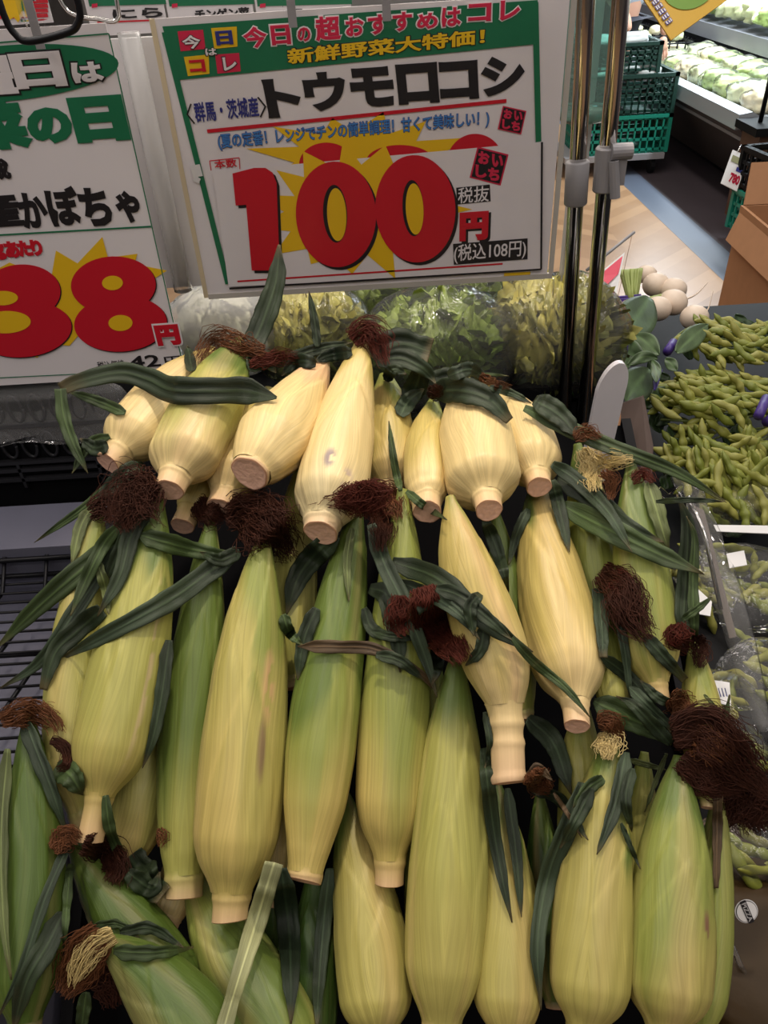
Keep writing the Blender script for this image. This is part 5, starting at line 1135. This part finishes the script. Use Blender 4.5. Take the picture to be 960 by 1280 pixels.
b = MB(); b.box((.02, -.2235, .17), (.07, -.2195, .20), Mx); b.build('handle_slot', M['cardboard_dark'], r)
# stack at the right frame edge
g1 = at(930, 262, 4.1); yb = 3.95
crate('bright green crate at the right edge under the black one, beside the cardboard box', (2.20, yb, .06), (.50, .40, .20), M['green_crate'], .12, gb)
crate('black crate with hanging 780 price tag on top of the green crate', (2.20, yb, .262), (.50, .40, .20), M['blackplastic'], .12, gb)
b = MB(); b.box((1.96, yb - .2, 0), (2.44, yb + .2, .058)); tag(b.build('dolly', M['blackplastic']), 'low black dolly under the bright green crate at the right edge', 'dolly')
V, Fc = bagmesh((2.2, yb, .43), (.15, .12, .05), 51); tag(mesh('cabbage', V, Fc, pbr('cabbage_skin', (.40, .45, .22), .5, nscale=8, namt=.3)), 'pale green cabbage lying in the black crate with the price tag', 'cabbage')
P0 = at(918, 205, 4.02); r = thing('price_tag', 'white price tag reading 780 hung on the black crate', 'price tag', tuple(P0))
q = [at(916, 187, 3.93), at(936, 196, 3.93), at(921, 239, 3.93), at(901, 229, 3.93)]; V = np.array(q); b = MB(); b.add(np.vstack([V, V + _F * .004]), [(0, 1, 2, 3), (7, 6, 5, 4)] + [(i, (i + 1) % 4, (i + 1) % 4 + 4, i + 4) for i in range(4)]); b.build('card', M['labelwhite'], r, smooth=False)
ex = (V[1] - V[0]); ey = (V[0] - V[3]); o_ = V[3] - _F * .003
def ptxt(s, x0, x1, y0, y1, mat, nm, bold=.03):
    T_, Fc = text_geo(s, bold); mn, mx = T_.min(0), T_.max(0); w = (T_ - mn) / (mx - mn + 1e-9); b = MB(); b.add([o_ + ex * (x0 + (x1 - x0) * a) + ey * (y0 + (y1 - y0) * c_) for a, c_, z in w], Fc); b.build(nm, mat, r, smooth=False)
ptxt('780', .35, .95, .12, .40, M['pinkred'], 'price_lettering', .05)
b = MB(); b.add([o_ + ex * a + ey * c_ for a, c_ in ((.1, .68), (.9, .68), (.9, .86), (.1, .86))], [(0, 1, 2, 3)]); b.build('print_block', pbr('olive_print', (.25, .25, .12), .5), r, smooth=False)
b = MB(); b.add([o_ + ex * a + ey * c_ for a, c_ in ((.55, .48), (.9, .48), (.9, .60), (.55, .60))], [(0, 1, 2, 3)]); b.build('print_block', M['navy'], r, smooth=False)
b = MB(); b.tube([at(922, 190, 3.93), at(926, 182, 3.94), at(930, 192, 3.93)], .006, 8); b.build('clip', M['chrome'], r, smooth=True)
# stack of green crates on a flat dolly
Xc, Yc = 1.70, 5.65
r = thing('flat_dolly', 'grey flat dolly under the stacked teal and dark green crates', 'dolly', (Xc, Yc, 0)); b = MB(); b.box((Xc - .36, Yc - .24, .10), (Xc + .30, Yc + .24, .135)); b.build('deck', M['greyplastic'], r)
for sx in (-.28, .24):
    for sy in (-.18, .18): b = MB(); b.tube([(Xc + sx - .015, Yc + sy, .05), (Xc + sx + .015, Yc + sy, .05)], .05, 16); b.build('wheel', M['blackplastic'], r, smooth=False)
crate('teal green crate at the bottom of the stack on the grey dolly', (Xc + .02, Yc, .137), (.58, .42, .23), M['green_crate'], 0, gb)
crate('dark green crate in the middle of the dolly stack, holding white bags', (Xc + .02, Yc, .37), (.58, .42, .23), M['dgreen_crate'], 0, gb, rows=4)
crate('dark green crate on top of the dolly stack', (Xc - .06, Yc + .02, .602), (.50, .40, .17), M['dgreen_crate'], 0, gb, rows=4)
for k, (x, y, z) in enumerate(((-.12, -.13, .60), (.12, -.12, .60), (-.16, .0, .77), (.06, .02, .77))):
    V, Fc = bagmesh((Xc + x, Yc + y, z), (.11, .07, .035), 60 + k); tag(mesh('white_bag', V, Fc, pbr('white_film', (.55, .57, .55), .4)), ['white bag at the left in the middle dark green crate', 'white bag at the right in the middle dark green crate', 'grey white bag at the left in the top dark green crate', 'grey white bag at the right in the top dark green crate'][k], 'bag', 'white bags in the dolly crates')
# open chiller
r = thing('open_chiller', 'long dark open chiller with bright front rail along the far aisle', 'chiller', (2.660, 6.6, 0)); Y0, Y1 = 4.55, 10.5
def extr(name, prof, mat, smooth=False):
    n = len(prof); V = [(x, y, z) for y in (Y0, Y1) for x, z in prof]; mesh(name, V, [tuple(range(n)), tuple(range(2 * n - 1, n - 1, -1))] + [(i, (i + 1) % n, (i + 1) % n + n, i + n) for i in range(n)], mat, r, smooth)
cpan = pbr('chiller_panel', (.075, .058, .052), .35)
extr('front_panel', [(2.080, .44), (2.120, .44), (2.400, .04), (2.360, .04), (2.260, .20), (2.160, .34)], cpan)
extr('kick_board', [(2.400, 0), (3.260, 0), (3.260, .36), (2.160, .36), (2.400, .05)], M['blackplastic'])
extr('front_rail', [(2.050, .44), (2.160, .44), (2.180, .50), (2.130, .525), (2.060, .515)], pbr('bright_rail', (.70, .74, .78), .25, .6))
extr('trim_strip', [(2.115, .37), (2.122, .37), (2.135, .385), (2.120, .385)], M['greyplastic'])
extr('deck', [(2.160, .40), (3.110, .50), (3.110, .46), (2.160, .36)], M['greyplastic'])
extr('back_wall', [(3.110, .4), (3.210, .4), (3.210, 2.1), (3.110, 2.1)], pbr('chiller_back', (.35, .38, .42), .5))
extr('upper_shelf', [(2.66, .70), (3.11, .74), (3.11, .71), (2.66, .66)], pbr('chiller_shelf', (.16, .16, .18), .4))
extr('shelf_front', [(2.65, .62), (2.66, .62), (2.66, .715), (2.65, .715)], pbr('chiller_label_rail', (.20, .20, .23), .4))
extr('canopy', [(2.360, 1.85), (3.210, 1.85), (3.210, 2.15), (2.360, 2.1)], M['greyplastic'])
r = thing('end_cabinet', 'dark brown cabinet end with black top and slim black post right of the chiller rail', 'cabinet', (2.660, 4.4, 0))
b = MB(); b.box((2.080, 4.30, 0), (3.160, 4.52, .46)); b.build('body', pbr('brown_wood', (.12, .055, .03), .45, nscale=12, namt=.2), r); b = MB(); b.box((2.040, 4.27, .46), (3.160, 4.54, .50)); b.build('top', M['blackplastic'], r)
b = MB(); b.tube([(2.120, 4.42, .50), (2.120, 4.42, 2.0)], .012, 10); b.build('post', M['blackwire'], r, smooth=True)
# produce in the chiller
gv = 'vegetable bags in the chiller'
rs_ = np.random.RandomState(4); CG = [(.30, .40, .13), (.55, .58, .35), (.42, .50, .20), (.62, .55, .36)]
CM = [pbr('cold_vegetable', c_, .45, nscale=22, namt=.45, bump=.6) for c_ in CG]
ORD = ['first', 'second', 'third', 'fourth', 'fifth', 'sixth', 'seventh', 'eighth', 'ninth', 'tenth', 'eleventh', 'twelfth', 'thirteenth', 'fourteenth']
NMC = ['green', 'pale', 'yellow green', 'pinkish']
for row, (x, z) in enumerate(((2.29, .53), (2.53, .555))):
    for k in range(8):
        y = 4.78 + k * .225 + .06 * row; ci_ = [3, 1, 2, 0, 1, 3, 2, 1, 0, 1, 0, 2, 1, 0, 3, 1][k + 8 * row]
        rr = thing('vegetable_bag', '%s vegetable bag, %s from the slim black post in the %s chiller row' % (NMC[ci_], ORD[k], ('front', 'back')[row]), 'bagged vegetables', (x, y, z - .07), gv)
        V, Fc = bagmesh((x, y, z), (.105, .098, .06), 70 + k + 20 * row, ruff=.16); mesh('vegetable', V, Fc, CM[ci_], rr); V, Fc = bagmesh((x, y, z + .004), (.118, .108, .070), 190 + k + 20 * row, ruff=.10); mesh('plastic_bag', V, Fc, M['clear'], rr)
for k in range(13):
    y = 4.75 + k * .24; V, Fc = bagmesh((2.83, y, .818), (.15, .11, .065), 110 + k, ruff=.18)
    tag(mesh('vegetable_bag', V, Fc, CM[[1, 1, 0, 1, 1, 0, 1, 1, 1, 0, 1, 1, 0][k]]), 'pale vegetable bag on the upper chiller shelf, %s from the near end' % ORD[k], 'bagged vegetables', 'bags on the upper chiller shelf')
gk = 'black wire baskets in the chiller'
for k, (x, y, z) in enumerate(((2.37, 6.78, .47), (2.37, 7.2, .47), (2.37, 7.62, .47), (2.37, 8.04, .47))):
    rr = thing('mesh_basket', 'black open mesh basket in the chiller, %s' % ['first from the near end', 'second from the near end', 'third from the near end', 'fourth from the near end'][k], 'basket', (x, y, z), gk); b = MB()
    for h in (0, .07, .14):
        b.tube([(x - .15, y - .19, z + h), (x + .15, y - .19, z + h), (x + .15, y + .19, z + h), (x - .15, y + .19, z + h), (x - .15, y - .19, z + h)], .007, 6)
    for q in np.linspace(-.19, .19, 7):
        for sx in (-.15, .15): b.tube([(x + sx, y + q, z), (x + sx, y + q, z + .16)], .006, 6)
    for q in np.linspace(-.15, .15, 6):
        for sy in (-.19, .19): b.tube([(x + q, y + sy, z), (x + q, y + sy, z + .16)], .006, 6)
    b.build('wire_frame', M['blackwire'], rr)
    for q in range(6):
        V, Fc = bagmesh((x + rs_.uniform(-.09, .09), y + rs_.uniform(-.13, .13), z + rs_.uniform(.06, .17)), (.05, .05, .035), 130 + q + 9 * k); tag(mesh('mushroom_pack', V, Fc, CM[3 if q % 2 else 1]), 'cream mushroom pack piled in the black mesh baskets of the chiller', 'pack', 'mushroom packs in the chiller baskets')
# shopper at the far end of the crates: only waist, arms and hands show
def skin_body(name, verts, edges, radii, mat, parent=None, sub=2, rootv=0):
    me = bpy.data.meshes.new(name); org = ORG[parent.name] if parent is not None else np.zeros(3)
    me.from_pydata((np.array(verts, float) - org).tolist(), edges, []); o = bpy.data.objects.new(name, me); COL.objects.link(o)
    if parent is not None: o.parent = parent
    ORG[o.name] = org; md = o.modifiers.new('Skin', 'SKIN')
    for i, q in enumerate(me.skin_vertices[0].data): q.radius = (radii[i], radii[i]) if not isinstance(radii[i], tuple) else radii[i]; q.use_root = (i == rootv)
    md.use_smooth_shade = True; s_ = o.modifiers.new('Sub', 'SUBSURF'); s_.levels = sub; s_.render_levels = sub; me.materials.append(mat); return o
hx, hy = 1.93, 6.45
root = thing('person', 'person in light blue grey shirt and dark apron reaching into the chiller', 'person', (hx, hy, 0))
skinm = pbr('skin', (.55, .30, .21), .5)
BV_ = [(hx, hy, .92), (hx, hy, 1.10), (hx, hy, 1.30), (hx, hy + .01, 1.46), (hx, hy, 1.53), (hx + .02, hy - .02, 1.60), (hx + .03, hy - .03, 1.70), (hx + .03, hy - .03, 1.76),
       (hx - .19, hy, 1.42), (hx - .25, hy - .05, 1.14), (hx - .05, hy - .24, .82), (hx - .04, hy - .27, .75), (hx + .19, hy, 1.42), (hx + .30, hy - .10, 1.14), (hx + .20, hy - .28, .80), (hx + .20, hy - .32, .72),
       (hx - .14, hy, .84), (hx - .22, hy - .01, .48), (hx - .24, hy + .02, .08), (hx - .24, hy - .12, .04), (hx + .02, hy, .84), (hx - .02, hy - .01, .48), (hx - .02, hy + .02, .08), (hx - .02, hy - .12, .04)]
BE_ = [(0, 1), (1, 2), (2, 3), (3, 4), (4, 5), (5, 6), (6, 7), (3, 8), (8, 9), (9, 10), (10, 11), (3, 12), (12, 13), (13, 14), (14, 15), (0, 16), (16, 17), (17, 18), (18, 19), (0, 20), (20, 21), (21, 22), (22, 23)]
BR_ = [(.17, .12), (.15, .11), (.17, .12), (.13, .09), .055, .07, .085, .06, .06, .047, .034, .028, .06, .047, .034, .028, .09, .065, .045, .04, .09, .065, .045, .04]
bo = skin_body('body', BV_, BE_, BR_, skinm, root)
skin_body('shirt', [(hx, hy, .82), (hx, hy, 1.12), (hx, hy, 1.30), (hx, hy + .01, 1.45), (hx - .19, hy, 1.42), (hx - .25, hy - .05, 1.15), (hx - .235, hy - .12, 1.06), (hx + .19, hy, 1.42), (hx + .30, hy - .10, 1.15), (hx + .315, hy - .17, 1.06)], [(0, 1), (1, 2), (2, 3), (3, 4), (4, 5), (5, 6), (3, 7), (7, 8), (8, 9)], [(.19, .135), (.175, .13), (.19, .14), (.15, .11), .078, .062, .055, .078, .062, .055], pbr('shirt_cloth', (.42, .46, .54), .8), root)
skin_body('trousers', [(hx, hy, .96), (hx - .14, hy, .82), (hx - .22, hy - .01, .48), (hx - .24, hy + .02, .10), (hx + .02, hy, .82), (hx - .02, hy - .01, .48), (hx - .02, hy + .02, .10)], [(0, 1), (1, 2), (2, 3), (0, 4), (4, 5), (5, 6)], [(.185, .135), .11, .082, .065, .11, .082, .065], pbr('dark_cloth', (.02, .022, .035), .8), root)
b = MB(); V, Fc = bagmesh((hx + .03, hy - .03, 1.74), (.092, .10, .10), 160, ruff=.02, sq=1.0); mesh('hair', V, Fc, M['black'], root)
for sx, (wx, wy, wz) in ((-1, (hx - .04, hy - .27, .75)), (1, (hx + .20, hy - .32, .72))):
    w = np.array((wx, wy, wz)); d = np.array((.02, -.12, -.9)); d /= np.linalg.norm(d); sd = np.array((1, .1, 0)); Vh = [w, w + d * .05]; Eh = [(0, 1)]; Rh = [.026, (.036, .022)]
    for f, (ox, ln) in enumerate(((-.028, .062), (-.010, .072), (.009, .067), (.026, .052))):
        i0 = len(Vh); Vh += [w + d * .085 + sd * ox, w + d * (.085 + ln * .5) + sd * ox * 1.1 + [0, -.010, 0], w + d * (.085 + ln) + sd * ox * 1.05 + [0, .006, 0]]; Eh += [(1, i0), (i0, i0 + 1), (i0 + 1, i0 + 2)]; Rh += [.011, .0095, .0075]
    i0 = len(Vh); Vh += [w + d * .045 - sd * sx * .036 + [0, -.01, 0], w + d * .080 - sd * sx * .052 + [0, -.018, 0], w + d * .105 - sd * sx * .050 + [0, -.020, 0]]; Eh += [(1, i0), (i0, i0 + 1), (i0 + 1, i0 + 2)]; Rh += [.013, .011, .009]
    skin_body('hand', Vh, Eh, Rh, skinm, root, rootv=1)
# yellow hanging card
q = [at(839, 50, 1.5), at(925, -12, 1.5), at(874, -88, 1.5), at(788, -26, 1.5)]; V = np.array(q); r = thing('hanging_card', 'yellow square card hanging cornerwise at the upper right', 'hanging card', tuple(V[0])); b = MB()
b.add(np.vstack([V, V + _F * .003]), [(0, 1, 2, 3), (7, 6, 5, 4)] + [(i, (i + 1) % 4, (i + 1) % 4 + 4, i + 4) for i in range(4)]); b.build('board', pbr('amber_card', (.62, .36, .012), .45), r, smooth=False)
ex = V[3] - V[0]; ey = V[1] - V[0]; o_ = V[0] - _F * .0015
def on(a, c_, k=0): return o_ + ex * a + ey * c_ - _F * .0008 * k
b = MB(); b.add([on(.50 + .36 * math.cos(x), .56 + .36 * math.sin(x)) for x in np.linspace(0, 2 * math.pi, 32, endpoint=False)], [tuple(range(32))]); b.build('green_ring', pbr('leaf_green', (.15, .30, .02), .5), r, smooth=False)
b = MB(); b.add([on(a, c_, 1) for a, c_ in ((.40, .40), (.75, .40), (.75, .75), (.40, .75))], [(0, 1, 2, 3)]); b.build('picture', M['labelwhite'], r, smooth=False)
b = MB(); b.add([on(a, c_, 2) for a, c_ in ((.44, .44), (.71, .44), (.71, .71), (.44, .71))], [(0, 1, 2, 3)]); b.build('picture', M['red'], r, smooth=False)
for m_, ly, g in (('purple', 1, .008), ('labelwhite', 2, 0)):
    b = MB(); rs_ = np.random.RandomState(6)
    for k in range(9):
        a0 = .20 + .08 * k
        for j in range(3):
            c0 = .055 + .032 * j + rs_.uniform(-.004, .004); L0 = rs_.uniform(.03, .055); b.add([on(a, c_, ly + .1 * j) for a, c_ in ((a0 - g, c0 - .006 - g), (a0 + L0 + g, c0 - .006 - g), (a0 + L0 + g, c0 + .010 + g), (a0 - g, c0 + .010 + g))], [(0, 1, 2, 3)])
    b.build('small_print', M[m_], r, smooth=False)
b = MB(); b.tube([V[2], V[2] + [0, 0, .6]], .002, 6); b.build('string', M['greyplastic'], r)
